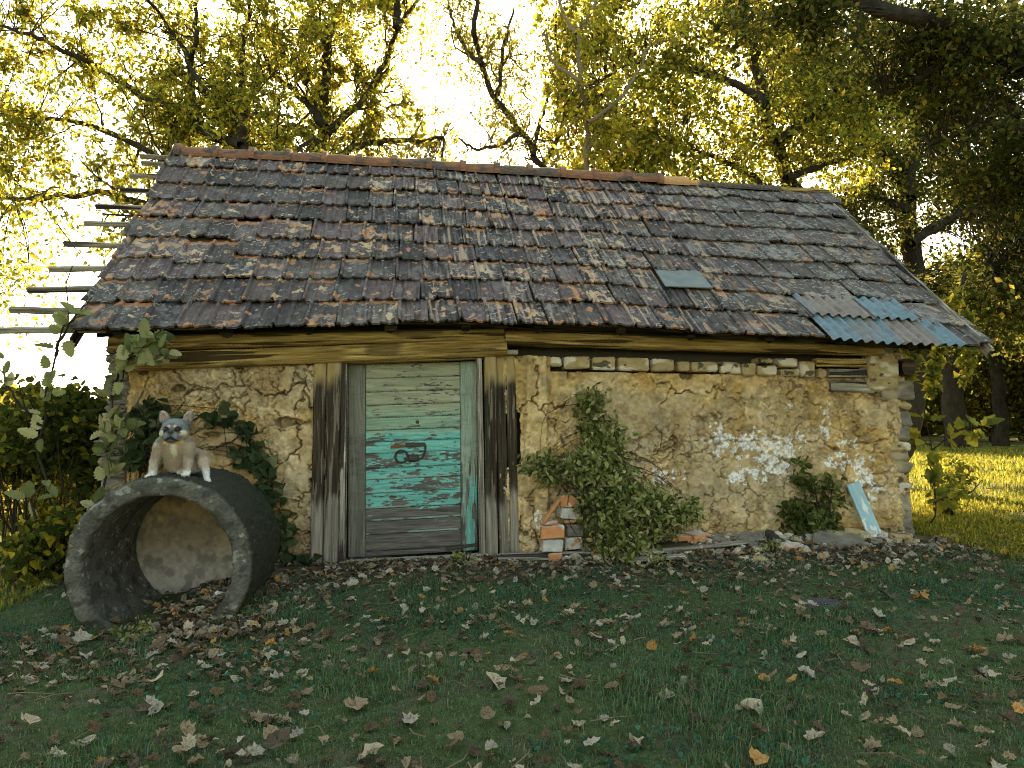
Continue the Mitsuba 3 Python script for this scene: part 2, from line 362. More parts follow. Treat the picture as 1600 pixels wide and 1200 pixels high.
def bark_color(p, n, uv):
    m = fbm(p.x * 11, p.y * 11, p.z * 4, octaves=4)
    return mix((0.012, 0.010, 0.007), (0.055, 0.044, 0.030), m)
scene['bark'] = plain(proc(bark_color), 0.95, 0.1)
scene['bark_pale'] = plain((0.16, 0.12, 0.07), 0.95, 0.1)
scene['painted_mesh'] = plain(VC, 0.92, 0.15)
scene['clay_wall'] = {'type': 'twosided', 'bsdf': {'type': 'bumpmap', 'scale': 0.010, 'arbitrary': proc(lambda p, n, uv: fbm(p.x * 70, p.y * 70, p.z * 70), 3e-3),
                      'bsdf': {'type': 'principled', 'base_color': VC, 'roughness': 0.95, 'specular': 0.1}}}
scene['fur'] = {'type': 'twosided', 'bsdf': {'type': 'principled', 'base_color': VC, 'roughness': 0.75, 'specular': 0.2, 'sheen': 0.4}}
scene['leaf'] = {'type': 'principledthin', 'base_color': VC, 'roughness': 0.55, 'spec_trans': 0.0, 'diff_trans': 1.0, 'eta': 1.35}
scene['blade'] = {'type': 'principledthin', 'base_color': VC, 'roughness': 0.6, 'spec_trans': 0.0, 'diff_trans': 0.8, 'eta': 1.3}
scene['iron'] = plain((0.03, 0.022, 0.017), 0.6, 0.4)
scene['rust'] = plain((0.16, 0.06, 0.025), 0.85)
scene['black_gloss'] = plain((0.008, 0.008, 0.009), 0.15, 0.5)
scene['slate'] = plain((0.022, 0.026, 0.038), 0.45, 0.4)
scene['slate_pale'] = plain(proc(lambda p, n, uv: mix((0.10, 0.12, 0.115), (0.19, 0.21, 0.20), fbm(p.x * 9, p.y * 9, p.z * 9))), 0.6)
scene['pale_blue_paint'] = plain(proc(lambda p, n, uv: mix(mix((0.24, 0.38, 0.42), (0.40, 0.54, 0.57), fbm(uv.x * 4, uv.y * 30)), (0.62, 0.64, 0.62), smoothstep(0.60, 0.68, fbm(uv.x * 9, uv.y * 22, 3.0)))), 0.6)
scene['white_block'] = plain((0.62, 0.60, 0.55), 0.9)
scene['dark_room'] = plain((0.05, 0.04, 0.03), 0.95)

# ------------------------------------------------------------------ ground
def ground_z(x, y):
    x, y = np.asarray(x, float), np.asarray(y, float)
    P = np.stack([x, y, 0 * x], -1)
    z = 0.05 * (meshkit.fbm(P * 1.3, 3, 5) - 0.5) + 0.02 * (meshkit.noise(P * 6, 2) - 0.5)
    sm = lambda a, b, t: np.clip((t - a) / (b - a), 0, 1) ** 2 * (3 - 2 * np.clip((t - a) / (b - a), 0, 1))
    z += 0.09 * sm(1.2, 1.8, x) * sm(4.7, 4.2, x) * sm(-0.75, -0.1, y) * sm(1.5, 0.5, y)
    z += 0.05 * sm(-0.9, -0.3, y) * sm(0.9, 1.3, x) * sm(1.5, 0.5, y) * 0.3
    # leaves and earth drifted into the foot of the ring
    z += 0.075 * np.exp(-(((x + 1.28) / 0.34) ** 2)) * sm(-2.05, -1.6, y) * sm(-0.5, -0.9, y)
    far = np.hypot(x, y)
    z += sm(25, 90, far) * 1.2 * (meshkit.fbm(P * 0.03, 2, 9) - 0.3)
    return z

def axis(a, b, step, far, n):
    core = np.arange(a, b + step, step)
    o = np.geomspace(step * 2, far, n)
    return np.concatenate([a - o[::-1], core, b + o])

gx, gy = axis(-4.5, 7.5, 0.07, 900, 34), axis(-5.5, 2.5, 0.07, 900, 34)
X, Y = np.meshgrid(gx, gy, indexing='ij')
gv = np.stack([X, Y, ground_z(X, Y)], -1).reshape(-1, 3)
i, j = np.meshgrid(np.arange(len(gx) - 1), np.arange(len(gy) - 1), indexing='ij'); m = len(gy)
gf = np.stack([i * m + j, (i + 1) * m + j, (i + 1) * m + j + 1, i * m + j + 1], -1).reshape(-1, 4)
put('ground', (gv, gf), 'soil', smooth=True)
tag('ground', 'dark soil of the lawn in front of the old house', 'ground', kind='structure')

# ------------------------------------------------------------------ the house
SS = lambda a, b, t: np.clip((np.asarray(t, float) - a) / (b - a), 0, 1) ** 2 * (3 - 2 * np.clip((np.asarray(t, float) - a) / (b - a), 0, 1))
H = 'old_house'
tag(H, 'old mud plastered farm hut with a sagging clay tile roof and a turquoise plank door', 'house')

def crack_field(x, z, cell, seed, width, warp=0.25):
    """1 on the seams between irregular drying plates of about the given size, 0 elsewhere; and a random number per plate."""
    rng = np.random.default_rng(seed)
    P = np.stack([x, z], -1) / cell
    W = np.stack([meshkit.fbm(np.stack([P[..., 0] * 3.1, P[..., 1] * 3.1, 0 * x], -1), 4, seed + 1), meshkit.fbm(np.stack([P[..., 0] * 3.1, P[..., 1] * 3.1, 0 * x + 7], -1), 4, seed + 2)], -1) - 0.5
    P = P + W * warp * 1.9
    a, b = np.mgrid[-12:int(9 / cell) + 8, -4:int(3 / cell) + 6] if cell > 0.2 else np.mgrid[int(-4 / cell):int(6 / cell), int(-1 / cell):int(3 / cell)]
    S = np.stack([a.ravel(), b.ravel()], 1) + rng.random((a.size, 2)) * 0.95
    d, k = cKDTree(S).query(P.reshape(-1, 2), k=2)
    d, k = d.reshape(*x.shape, 2), k.reshape(*x.shape, 2)
    e = (d[..., 1] - d[..., 0]) * cell * 0.6
    return SS(width, width * 0.35, e), rng.random(len(S))[k[..., 0]]

def wall_relief(x, z):
    """How far the plaster stands out of the wall, and its colour, from its own layers, cracks and lost patches."""
    N = lambda s, sz=None, seed=0, o=3: meshkit.fbm(np.stack([x * s, z * (sz or s), 0 * x], -1), o, seed)
    right = SS(1.16, 1.20, x + 0.03 * (N(5, seed=3) - 0.5)) * SS(4.50, 4.36, x + 0.05 * (N(4, seed=4) - 0.5))
    pil = SS(0.91, 0.94, x - 0.035 * (z > 0) * z) * (1 - SS(1.16, 1.20, x + 0.03 * (N(5, seed=3) - 0.5)))
    o = 0.05 * (N(1.2, seed=11) - 0.5) + 0.022 * (N(4.5, seed=12) - 0.5) - 0.055 * right + 0.03 * pil
    left = SS(-0.75, -0.85, x)
    # layers: a smooth grey coat over yellow clay, its edge ragged
    coat = N(2.1, 2.4, seed=21, o=4) + 0.10 * left * SS(1.0, 1.5, z) * SS(-2.1, -1.7, x) - 0.05 * left * SS(1.15, 0.5, z) \
        + 0.10 * right * SS(2.5, 3.4, x) * SS(3.75, 3.45, x) * SS(1.55, 1.4, z) - 0.07 * right * SS(1.15, 1.5, z) * SS(3.3, 2.5, x) - 0.10 * right * SS(3.6, 3.9, x) * SS(0.8, 1.0, z)
    c1 = SS(0.47, 0.482, coat); c2 = SS(0.56, 0.57, N(3.1, 3.4, seed=22, o=4) * 0.6 + coat * 0.4)
    c1 = np.maximum(c1, pil * 0.8)
    o += 0.008 * c1 + 0.007 * c2
    grain = N(38, seed=31, o=2) - 0.5
    lumps = N(15, 17, seed=32, o=3) - 0.5
    straw = N(14, 60, seed=33, o=2) - 0.5
    soft = N(1.7, seed=34)
    o += (0.010 + 0.012 * (1 - c1)) * grain + (0.004 + 0.011 * (1 - c1)) * SS(0.35, 0.6, soft) * lumps + 0.006 * (1 - c1) * straw + 0.010 * (N(75, seed=35, o=1) - 0.5)
    # cracks
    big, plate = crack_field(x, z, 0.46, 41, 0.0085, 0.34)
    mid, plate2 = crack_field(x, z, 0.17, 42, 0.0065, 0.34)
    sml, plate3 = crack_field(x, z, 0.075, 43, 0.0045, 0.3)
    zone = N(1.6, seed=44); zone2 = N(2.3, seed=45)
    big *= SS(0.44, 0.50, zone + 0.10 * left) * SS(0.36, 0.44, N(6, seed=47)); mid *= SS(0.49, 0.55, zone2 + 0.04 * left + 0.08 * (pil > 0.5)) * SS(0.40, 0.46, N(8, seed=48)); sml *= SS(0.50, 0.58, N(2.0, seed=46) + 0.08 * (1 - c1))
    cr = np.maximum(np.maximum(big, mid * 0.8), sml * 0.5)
    o += 0.004 * (plate - 0.5) * SS(0.42, 0.5, zone) + 0.003 * (plate2 - 0.5) * SS(0.45, 0.55, zone2) - 0.050 * big - 0.034 * mid - 0.016 * sml
    # holes where clods have dropped out, with dark old timber or straw behind
    hole = np.zeros_like(x)
    for hx, hz, rx, rz in ((-1.10, 1.215, 0.17, 0.045), (-2.02, 1.51, 0.055, 0.035), (-1.60, 0.98, 0.17, 0.055), (-1.15, 0.43, 0.11, 0.04), (-2.25, 1.2, 0.08, 0.04), (4.46, 1.43, 0.075, 0.045), (-1.75, 1.12, 0.07, 0.02), (4.66, 0.54, 0.06, 0.085), (4.25, 1.52, 0.14, 0.012), (2.53, 1.62, 0.06, 0.03), (3.5, 1.25, 0.09, 0.05), (3.63, 1.1, 0.05, 0.14), (4.1, 1.15, 0.03, 0.12))[:-3]:
        d = np.sqrt(((x - hx) / rx) ** 2 + ((z - hz) / rz) ** 2) + 1.0 * (N(13, 20, seed=51) - 0.5)
        hole = np.maximum(hole, SS(1.0, 0.82, d))
    o -= 0.05 * hole
    o = o - 0.035 * SS(0.10, 0.0, z + 0.08 * (N(6, seed=52) - 0.5)) * left
    # colours
    t = N(2.6, seed=61, o=4); t2 = N(9, 11, seed=62, o=3)
    C = lambda *c: np.array(c)
    lerp = lambda a, b, k: a + (b - a) * k[..., None]
    clay = lerp(C(0.40, 0.27, 0.115), C(0.53, 0.39, 0.205), SS(0.3, 0.7, t2))
    coatc = lerp(C(0.47, 0.345, 0.185), C(0.56, 0.43, 0.265), SS(0.35, 0.65, t2))
    grey = lerp(C(0.44, 0.345, 0.215), C(0.54, 0.44, 0.31), SS(0.35, 0.65, t2))
    col = lerp(clay, coatc, c1)
    col = lerp(col, grey, c2 * 0.85)
    col = lerp(col, C(0.36, 0.30, 0.22) + 0 * col, SS(0.55, 0.68, N(1.1, 1.6, seed=63, o=4)) * 0.6)
    col = lerp(col, C(0.42, 0.27, 0.085) + 0 * col, (SS(1.45, 1.72, z + 0.3 * (t - 0.5)) * 0.4 * right + SS(-2.1, -2.45, x) * 0.5))
    col = lerp(col, C(0.20, 0.155, 0.10) + 0 * col, SS(0.60, 0.70, N(6, 5, seed=64, o=4)) * 0.45)
    col = lerp(col, C(0.17, 0.14, 0.10) + 0 * col, left * SS(0.55, 0.05, z + 0.3 * (t - 0.5)) * 0.55)     # darker towards the foot of the left panel
    col = lerp(col, C(0.11, 0.075, 0.04) + 0 * col, hole * 0.85)
    col = lerp(col, C(0.30, 0.205, 0.095) + 0 * col, SS(0.57, 0.66, N(3.3, 2.6, seed=66, o=5)) * 0.45)
    col = lerp(col, C(0.22, 0.165, 0.10) + 0 * col, SS(0.60, 0.68, N(7.5, 9, seed=67, o=4)) * 0.55)
    col *= (0.70 + 0.6 * N(30, seed=65, o=2))[..., None] * np.array([1.06, 0.995, 0.85])
    col = lerp(col, C(0.13, 0.085, 0.04) + 0 * col, cr * 0.6)        # dark daub colour painted into the cracks to deepen their shade
    # whitewash left in flakes
    wz = np.zeros_like(x)
    for wx, wzc, rx, rz, p in ((3.22, 0.96, 0.42, 0.13, 1.0), (3.38, 0.80, 0.24, 0.13, 1.0), (3.12, 0.66, 0.22, 0.10, .75), (2.27, 0.68, 0.20, 0.09, 0.72), (2.05, 0.58, 0.10, 0.06, 0.8), (4.05, 0.80, 0.16, 0.09, 0.8), (4.28, 0.70, 0.12, 0.16, 0.85), (4.38, 0.48, 0.08, 0.20, 0.75), (3.92, 1.15, 0.06, 0.24, 0.6), (2.78, 1.10, 0.10, 0.10, 0.5), (1.07, 0.33, 0.04, 0.10, 0.75), (3.55, 1.3, 0.12, 0.06, 0.35), (4.15, 0.95, 0.2, 0.15, 0.35)):
        d = ((x - wx) / rx) ** 2 + ((z - wzc) / rz) ** 2
        wz = np.maximum(wz, p * np.exp(-d * 0.9))
    fl, rnd = crack_field(x, z, 0.040, 71, 0.005, 0.45)
    fl2, rnd2 = crack_field(x, z, 0.085, 72, 0.004, 0.45)
    w = np.maximum(rnd < wz * 0.95 - 0.10, rnd2 < wz * 0.85 - 0.22) * (1 - np.maximum(fl, fl2) * 0.6) * SS(0.12, 0.25, wz) * SS(0.40, 0.44, N(26, seed=73) + 0.10 * wz)
    col = lerp(col, lerp(C(0.72, 0.70, 0.66), C(0.84, 0.83, 0.80), SS(0.4, 0.6, t2)), w)
    o += 0.005 * w
    return o, np.clip(col, 0.01, 0.9)

def wall_top(x):
    return np.where(x < 0.6, 1.73 + 0.03 * (x + 2.4) / 3, np.where(x < 1.22, 1.80, np.where(x < 4.36, 1.665 - 0.021 * (x - 1.2), 1.83)))

nx, nz = 1160, 316
wx, wz = np.meshgrid(np.linspace(-2.46, 4.80, nx), np.linspace(-0.12, 1.86, nz), indexing='ij')
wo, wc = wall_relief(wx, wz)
# the right-hand corner is rounded off and crumbles back
wo = wo - 0.10 * SS(4.60, 4.80, wx + 0.1 * (meshkit.fbm(np.stack([wx * 7, wz * 7, 0 * wx], -1), 3, 81) - 0.5)) - 0.04 * SS(-2.40, -2.46, wx)
wv = np.stack([wx, -wo, wz], -1).reshape(-1, 3)
i, j = np.meshgrid(np.arange(nx - 1), np.arange(nz - 1), indexing='ij')
wf = np.stack([i * nz + j, (i + 1) * nz + j, (i + 1) * nz + j + 1, i * nz + j + 1], -1).reshape(-1, 4)
mid = wv[wf].mean(1)
edge = 0.02 * (meshkit.fbm(mid * [9, 0, 9], 3, 82) - 0.5)
wf = wf[~((mid[:, 0] > -0.66) & (mid[:, 0] < 0.60) & (mid[:, 2] < 1.79)) & (mid[:, 2] < wall_top(mid[:, 0]) + edge)
        & ~((mid[:, 0] > 0.60) & (mid[:, 0] < 0.735 + edge * 2)) & ~((mid[:, 0] > 0.70) & (mid[:, 0] < 0.93 + 2 * edge) & (mid[:, 2] > 0.79 + 2 * edge) & (mid[:, 2] < 1.28 + 3 * edge))]
used = np.unique(wf); remap = np.zeros(len(wv), int); remap[used] = np.arange(len(used))
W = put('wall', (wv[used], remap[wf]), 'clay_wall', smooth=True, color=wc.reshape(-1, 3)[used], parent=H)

rng = np.random.default_rng(7)
# unfired bricks under the right-hand beam, and the stones and log ends of the corners
for n, (x0, z0, x1, z1) in enumerate(((1.21, 1.70, 1.32, 1.80), (1.34, 1.675, 1.59, 1.80), (1.60, 1.67, 1.83, 1.795), (1.85, 1.66, 2.155, 1.79), (2.17, 1.65, 2.40, 1.78), (2.415, 1.65, 2.54, 1.755), (2.55, 1.645, 2.82, 1.75),
                           (2.84, 1.63, 3.05, 1.75), (3.06, 1.61, 3.19, 1.735), (3.20, 1.61, 3.41, 1.715), (3.22, 1.722, 3.37, 1.79), (3.42, 1.692, 3.62, 1.785), (3.44, 1.60, 3.63, 1.685), (3.64, 1.59, 3.80, 1.76), (3.82, 1.59, 3.92, 1.685), (4.385, 1.59, 4.45, 1.68))):
    g = 0.006
    put('brick', chip_box(x0 + g, x1 - g, -0.012 - 0.02 * rng.random(), 0.18, z0 + g, z1 - g, 0.014, 0.004, rng, (rng.normal(0, .02), rng.normal(0, .015), 0)), 'mud_brick', parent=W)
for x0, z0, x1, z1 in ((3.81, 1.695, 4.33, 1.79), (3.935, 1.59, 4.37, 1.685)):
    put('plank', beam(((x0), 0.03, (z0 + z1) / 2), (x1, 0.035, (z0 + z1) / 2 - 0.005), 0.08, z1 - z0 - 0.012, 12, 0.006, int(x0 * 100)), 'wood_ochre' if z0 > 1.6 else 'wood_grey', parent=W)
put('plank', beam((3.97, 0.055, 1.515), (4.43, 0.05, 1.505), 0.06, 0.115, 12, 0.012, 91), 'wood_grey', parent=W)
for n, (x0, z0, x1, z1) in enumerate(((4.56, 1.37, 4.88, 1.56), (4.66, 1.10, 4.84, 1.29), (4.63, 0.98, 4.81, 1.095), (4.60, 0.875, 4.82, 0.975), (4.585, 0.775, 4.82, 0.87), (4.60, 0.65, 4.80, 0.765), (4.62, 0.44, 4.80, 0.56), (4.60, 0.29, 4.81, 0.43), (4.585, 0.13, 4.82, 0.285),
                           (4.60, -0.03, 4.80, 0.12), (4.33, -0.02, 4.58, 0.085), (4.70, 1.29, 4.83, 1.375))):
    put('stone', chip_box(x0 - 0.05 + rng.normal(0, 0.02), x1 - 0.02 + rng.normal(0, 0.022), -0.015 + 0.05 * rng.random(), 0.2, z0 + 0.002, z1 - 0.002, 0.020, 0.014, rng, (rng.normal(0, .05), rng.normal(0, .05), rng.normal(0, .12))), 'mud_brick' if n in (3, 6, 11) else 'grey_stone', parent=W)
# left corner: courses of broken stone that stick out, lit from behind
z0 = 0.02
while z0 < 1.84:
    hh = rng.uniform(0.06, 0.13); ww = rng.uniform(0.09, 0.15); xx = -2.545 + rng.normal(0, 0.022)
    put('stone', stone((xx, 0.14 + 0.02 * rng.normal(), z0 + hh / 2), (ww, 0.14, hh / 2 * 1.12), int(z0 * 100) + 40, 0.5, 3, 0.85), 'grey_stone', smooth=30, parent=W)
    z0 += hh

# timbers
def timber(name, p0, p1, w, h, mat, seed, parent=H, n=40, rough=0.006, **kw):
    return put(name, beam(p0, p1, w, h, n, rough, seed, **kw), mat, parent=parent)
timber('beam', (-2.55, -0.03, 1.90), (0.775, -0.035, 2.00), 0.18, 0.135, 'wood_ochre', 1, rough=0.010)
timber('beam', (-2.50, -0.02, 1.735), (0.80, -0.03, 1.870), 0.17, 0.150, 'wood_ochre', 2, rough=0.010)
timber('beam', (0.785, -0.030, 1.955), (4.46, -0.02, 1.868), 0.17, 0.130, 'wood_ochre', 3, rough=0.013)
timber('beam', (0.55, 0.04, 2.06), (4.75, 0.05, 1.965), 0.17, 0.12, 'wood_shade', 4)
timber('beam', (0.50, -0.022, 1.822), (0.905, -0.022, 1.828), 0.10, 0.045, 'wood_grey', 5, n=10)
# end pier at the right
put('plaster', stone((4.50, 0.05, 1.66), (0.175, 0.10, 0.20), 77, 0.35, 4, 0.75), 'mud_brick', smooth=True, parent=W)
timber('beam_end', (4.745, -0.05, 1.69), (4.745, 0.35, 1.70), 0.15, 0.17, 'wood_dark', 6, n=8, side=(1, 0, 0), corner=0.45)

# door posts and frame
timber('post', (-0.865, -0.008, -0.05), (-0.835, -0.012, 1.76), 0.10, 0.105, 'post_wood', 11, n=60, rough=0.007, corner=0.15)
timber('post', (-0.745, -0.014, -0.03), (-0.715, -0.014, 1.76), 0.11, 0.120, 'post_wood', 12, n=60, rough=0.007, corner=0.15)
timber('post', (0.655, -0.010, -0.03), (0.655, -0.010, 1.81), 0.10, 0.105, 'post_wood', 13, n=60, rough=0.008, corner=0.15)
timber('post', (0.775, 0.045, -0.05), (0.745, 0.04, 1.80), 0.10, 0.085, 'post_wood', 14, n=60, rough=0.010, corner=0.2)
timber('post', (0.865, 0.040, -0.05), (0.845, 0.04, 1.80), 0.10, 0.085, 'post_wood', 15, n=60, rough=0.010, corner=0.2)
D = H + '__door'
FR = put('door_frame', beam((-0.650, 0.035, 0.0), (-0.632, 0.035, 1.745), 0.17, 0.045, 30, 0.003, 21, corner=0.1), 'wood_grey', parent=H)
put('side_board', beam((0.575, 0.035, 0.02), (0.556, 0.035, 1.79), 0.17, 0.045, 30, 0.003, 22, corner=0.1), 'wood_grey', parent=FR)
put('head_board', beam((-0.655, 0.035, 1.752), (0.60, 0.035, 1.795), 0.17, 0.05, 24, 0.004, 23, corner=0.1), 'wood_ochre', parent=FR)
timber('door_sill', (-0.665, -0.05, -0.012), (0.62, -0.06, 0.012), 0.16, 0.05, 'wood_grey', 24, n=24)
put('sill_stone', chip_box(-0.70, 0.86, -0.12, 0.2, -0.12, -0.042, 0.02, 0.004, rng), 'mud_brick', parent=H)

def zs(x): return 0.028 * (x + 0.035)
put('door', chip_box(-0.61, 0.54, 0.128, 0.150, 0.02, 1.765, 0.002), 'wood_dark', parent=H)
tag(D, 'turquoise and grey door of peeling horizontal planks')
ZP = [1.742, 1.613, 1.491, 1.370, 1.257, 1.145, 1.041, 0.938, 0.805, 0.706, 0.586, 0.449, 0.338, 0.219, 0.074]
def sheared(m):
    v = np.array(m[0]); v[:, 2] += zs(v[:, 0]); return (v, *m[1:])
for k in range(len(ZP) - 1):
    g = 0.0025
    x0, x1, z0, z1 = -0.453, 0.388, ZP[k + 1] + g, ZP[k] - g
    y0 = 0.100 + 0.006 * rng.random()
    tp = 0.006 * rng.random()
    P = np.array([[x, y, z] for x in (x0, x1) for y, z in ((y0 + tp, z1), (y0 + tp - 0.001, z1 - 0.004), (y0 - 0.002, z0 + 0.012), (y0 + 0.004, z0), (0.127, z0), (0.127, z1))])
    mm = trimesh.convex.convex_hull(P)
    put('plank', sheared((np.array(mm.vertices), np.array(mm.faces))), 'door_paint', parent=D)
for x0, x1 in ((-0.608, -0.457), (0.392, 0.540)):
    put('stile', sheared(chip_box(x0, x1, 0.090, 0.127, 0.03, 1.745, 0.005, 0.001, rng)), 'door_paint', parent=D)
put('rail', sheared(chip_box(-0.453, 0.388, 0.094, 0.127, 0.03, 0.072, 0.004, 0.001, rng)), 'door_paint', parent=D)
put('lock_plate', sheared(chip_box(-0.105, 0.075, 0.088, 0.10, 0.985, 1.022, 0.003, 0.002, rng)), 'iron', parent=D)
put('hinge_strap', sheared(chip_box(-0.23, -0.11, 0.090, 0.10, 0.985, 1.005, 0.003, 0.004, rng)), 'rust', parent=D)
t = np.linspace(0, 2 * np.pi, 17)
put('ring_pull', tube(np.stack([-0.14 + 0.055 * np.cos(t), 0.082 + 0 * t, 0.90 + 0.055 * np.sin(t)], 1), 0.011, 6), 'iron', smooth=True, parent=D)
put('latch', cat([tube(spline([(-0.12, 0.085, 0.885), (-0.03, 0.08, 0.865), (0.04, 0.08, 0.885), (0.075, 0.085, 1.0)], 10), 0.010, 6), sheared(chip_box(-0.07, 0.02, 0.088, 0.10, 0.852, 0.905, 0.004, 0.006, rng))]), 'iron', parent=D)
put('keyhole', sheared(chip_box(-0.012, 0.018, 0.093, 0.104, 1.19, 1.222, 0.006, 0.001, rng)), 'iron', parent=D)
put('boot_bar', sheared(chip_box(0.25, 0.545, 0.06, 0.095, 0.062, 0.085, 0.004, 0.001, rng, (0, -0.07, 0))), 'iron', parent=D)

# side and back walls (the left gable is lit, the right one faces the wood)
for nm, b in (('side_wall', (-2.55, -2.35, 0.12, 4.95, -0.1, 2.0)), ('side_wall', (4.60, 4.78, 0.12, 4.95, -0.1, 2.0)), ('back_wall', (-2.349, 4.599, 4.75, 4.94, -0.1, 2.0)), ('lining', (-2.349, 4.599, 0.20, 0.26, -0.1, 2.02))):
    put(nm, chip_box(*b, 0.01), 'dark_room' if nm == 'lining' else 'mud_brick', parent=H)
for x0 in (-2.52, 4.60):
    P = np.array([[x, y, z] for x in (x0, x0 + 0.15) for y, z in ((0.0, 1.995), (4.9, 1.995), (2.45, 4.18))])
    mm = trimesh.convex.convex_hull(P)
    put('gable', (np.array(mm.vertices), np.array(mm.faces)), 'mud_brick', parent=H)

# ------------------------------------------------------------------ roof
EAVE_X, EAVE_Z = [-2.72, -1.0, -0.2, 0.8, 1.9, 3.0, 3.9, 5.0, 5.36], [1.955, 2.005, 2.035, 2.045, 2.015, 1.965, 1.915, 1.875, 1.86]
def roof_point(fu, v):
    """fu 0..1 along the roof, v 0..1 up the slope; old and sagging, so not flat."""
    fu, v = np.broadcast_arrays(np.asarray(fu, float), np.asarray(v, float))
    ex = -2.72 + 8.08 * fu; ez = np.interp(ex, EAVE_X, EAVE_Z) - 0.015
    rx = -2.80 + 8.20 * fu; rz = np.interp(rx, [-2.78, -0.8, 1.19, 3.2, 5.46], [4.42, 4.375, 4.325, 4.27, 4.215])
    x = ex + (rx - ex) * v; y = -0.45 + 2.75 * v; z = ez + (rz - ez) * v
    sag = 0.05 * np.sin(np.pi * v) * (0.6 + 0.8 * meshkit.noise(np.stack([fu * 5, v * 2, 0 * v + 3], -1), 4)) + 0.035 * (meshkit.noise(np.stack([fu * 9, v * 4, 0 * v], -1), 6) - 0.5)
    return np.stack([x, y + 0.66 * sag, z - 0.75 * sag], -1)
NRM = np.array([0, -0.66, 0.75])
RF = H + '__roof'
u, v = np.meshgrid(np.linspace(0.004, 0.994, 50), np.linspace(0.012, 1.0, 12), indexing='ij')
Q = roof_point(u, v) - NRM * 0.03
i, j = np.meshgrid(np.arange(49), np.arange(11), indexing='ij')
q = np.stack([i * 12 + j, (i + 1) * 12 + j, (i + 1) * 12 + j + 1, i * 12 + j + 1], -1).reshape(-1, 4)
front = (Q.reshape(-1, 3), q)
back = Q.copy(); back[..., 1] = 4.60 - back[..., 1]; back[..., 2] += 0.0
put('roof', cat([front, (back.reshape(-1, 3), q[:, ::-1])]), 'wood_shade', uv=np.vstack([Q.reshape(-1, 3)[:, :2]] * 2), parent=H)  # includes a deck added under the tiles against light leaks

ROWS, N = 9, 32
S = np.array([0, .04, .08, .11, .14, .26, .40, .44, .48, .52, .56, .60, .74, .86, .90, .94, 1.0])
HT = np.array([.012, .019, .019, .012, 0, 0, .0, .006, .008, .008, .006, .0, .0, 0.0, .006, .006, .002])
def roof_tile(fu0, fu1, v0, v1, seed, hs=HT, S_=S, lip=0.025, rough=1.0, slip=0.0):
    r = np.random.default_rng(seed)
    lift = r.normal(0, 0.0035) * rough; tw = r.normal(0, 0.003) * rough; dv = r.normal(0, 0.0035) * rough - slip; df = r.normal(0, 0.0007)
    sk = r.normal(0, 0.0010) * rough
    rows, U = [], []
    edge = np.clip(r.normal(0, 0.0018, len(S_)), -0.005, 0.005) * rough
    if r.random() < 0.10: edge[r.integers(1, len(S_) - 3):] += 0.010 * rough     # a corner broken off
    for t in (0.0, 0.5, 1.10):
        vv = v0 + (v1 - v0) * t + dv + (edge if t == 0 else 0)
        fu = fu0 + (fu1 - fu0) * S_ + df + sk * (0.5 - t)
        off = hs * 1.5 + lip * (1 - t) + lift * (1 - t) + tw * (S_ - 0.5) * 2 - 0.004 * t
        rows.append(roof_point(fu, vv) + NRM * off[:, None]); U.append(np.stack([S_, 0 * S_ + t], 1))
    rows.insert(0, rows[0] - NRM * 0.019 + np.array([0, 0.004, 0])); U.insert(0, U[0] * [1, 1] - [0, 0.02])
    m = len(S_)
    V = np.vstack(rows); F = []
    for a in range(3):
        for b in range(m - 1): F.append([a * m + b, a * m + b + 1, (a + 1) * m + b + 1, (a + 1) * m + b])
    # sides
    o = len(V); low = np.vstack([rows[1][[0, -1]] - NRM * 0.019, rows[3][[0, -1]] - NRM * 0.019])
    V = np.vstack([V, low])
    F.append([m, 3 * m, o + 2, o]); F.append([2 * m - 1, o + 1, o + 3, 4 * m - 1])
    UU = np.vstack([*U, [[0, 0], [1, 0], [0, 1], [1, 1]]])
    return V, tri(F), UU + [10 * seed, 0]

rr = np.random.default_rng(21)
num = 0
for k in range(ROWS):
    off = rr.uniform(-0.30, 0.30)
    for n in range(N):
        fu0, fu1 = (n + off) / N, (n + 1 + off) / N
        num += 1
        if fu0 < 0: fu0 = max(fu0, -0.006)
        if n == 0 and off > 0: fu0 = rr.uniform(-0.004, 0.004)
        fu1 = min(fu1, 1.0 + rr.uniform(-0.004, 0.003))
        if n == N - 1: fu1 = 1.0 + rr.uniform(-0.005, 0.003)
        if fu1 - fu0 < 0.009: continue
        c = (fu0 + fu1) / 2
        if k == 0 and 0.795 < c < 0.935: continue
        if k == 1 and 0.800 < c < 0.912: continue
        if k == 2 and 0.640 < c < 0.685: continue
        right = c > 0.72
        slip = 0.035 if (k == 3 and 0.07 < c < 0.12) else 0.02 if (k == 4 and 0.13 < c < 0.15) else 0.0
        put('tile', roof_tile(fu0, fu1, k / ROWS, (k + 1) / ROWS, num, hs=HT * (0.35 if right else 1.0), rough=1.5 if right else 1.0, slip=slip), 'tile_clay', parent=RF)

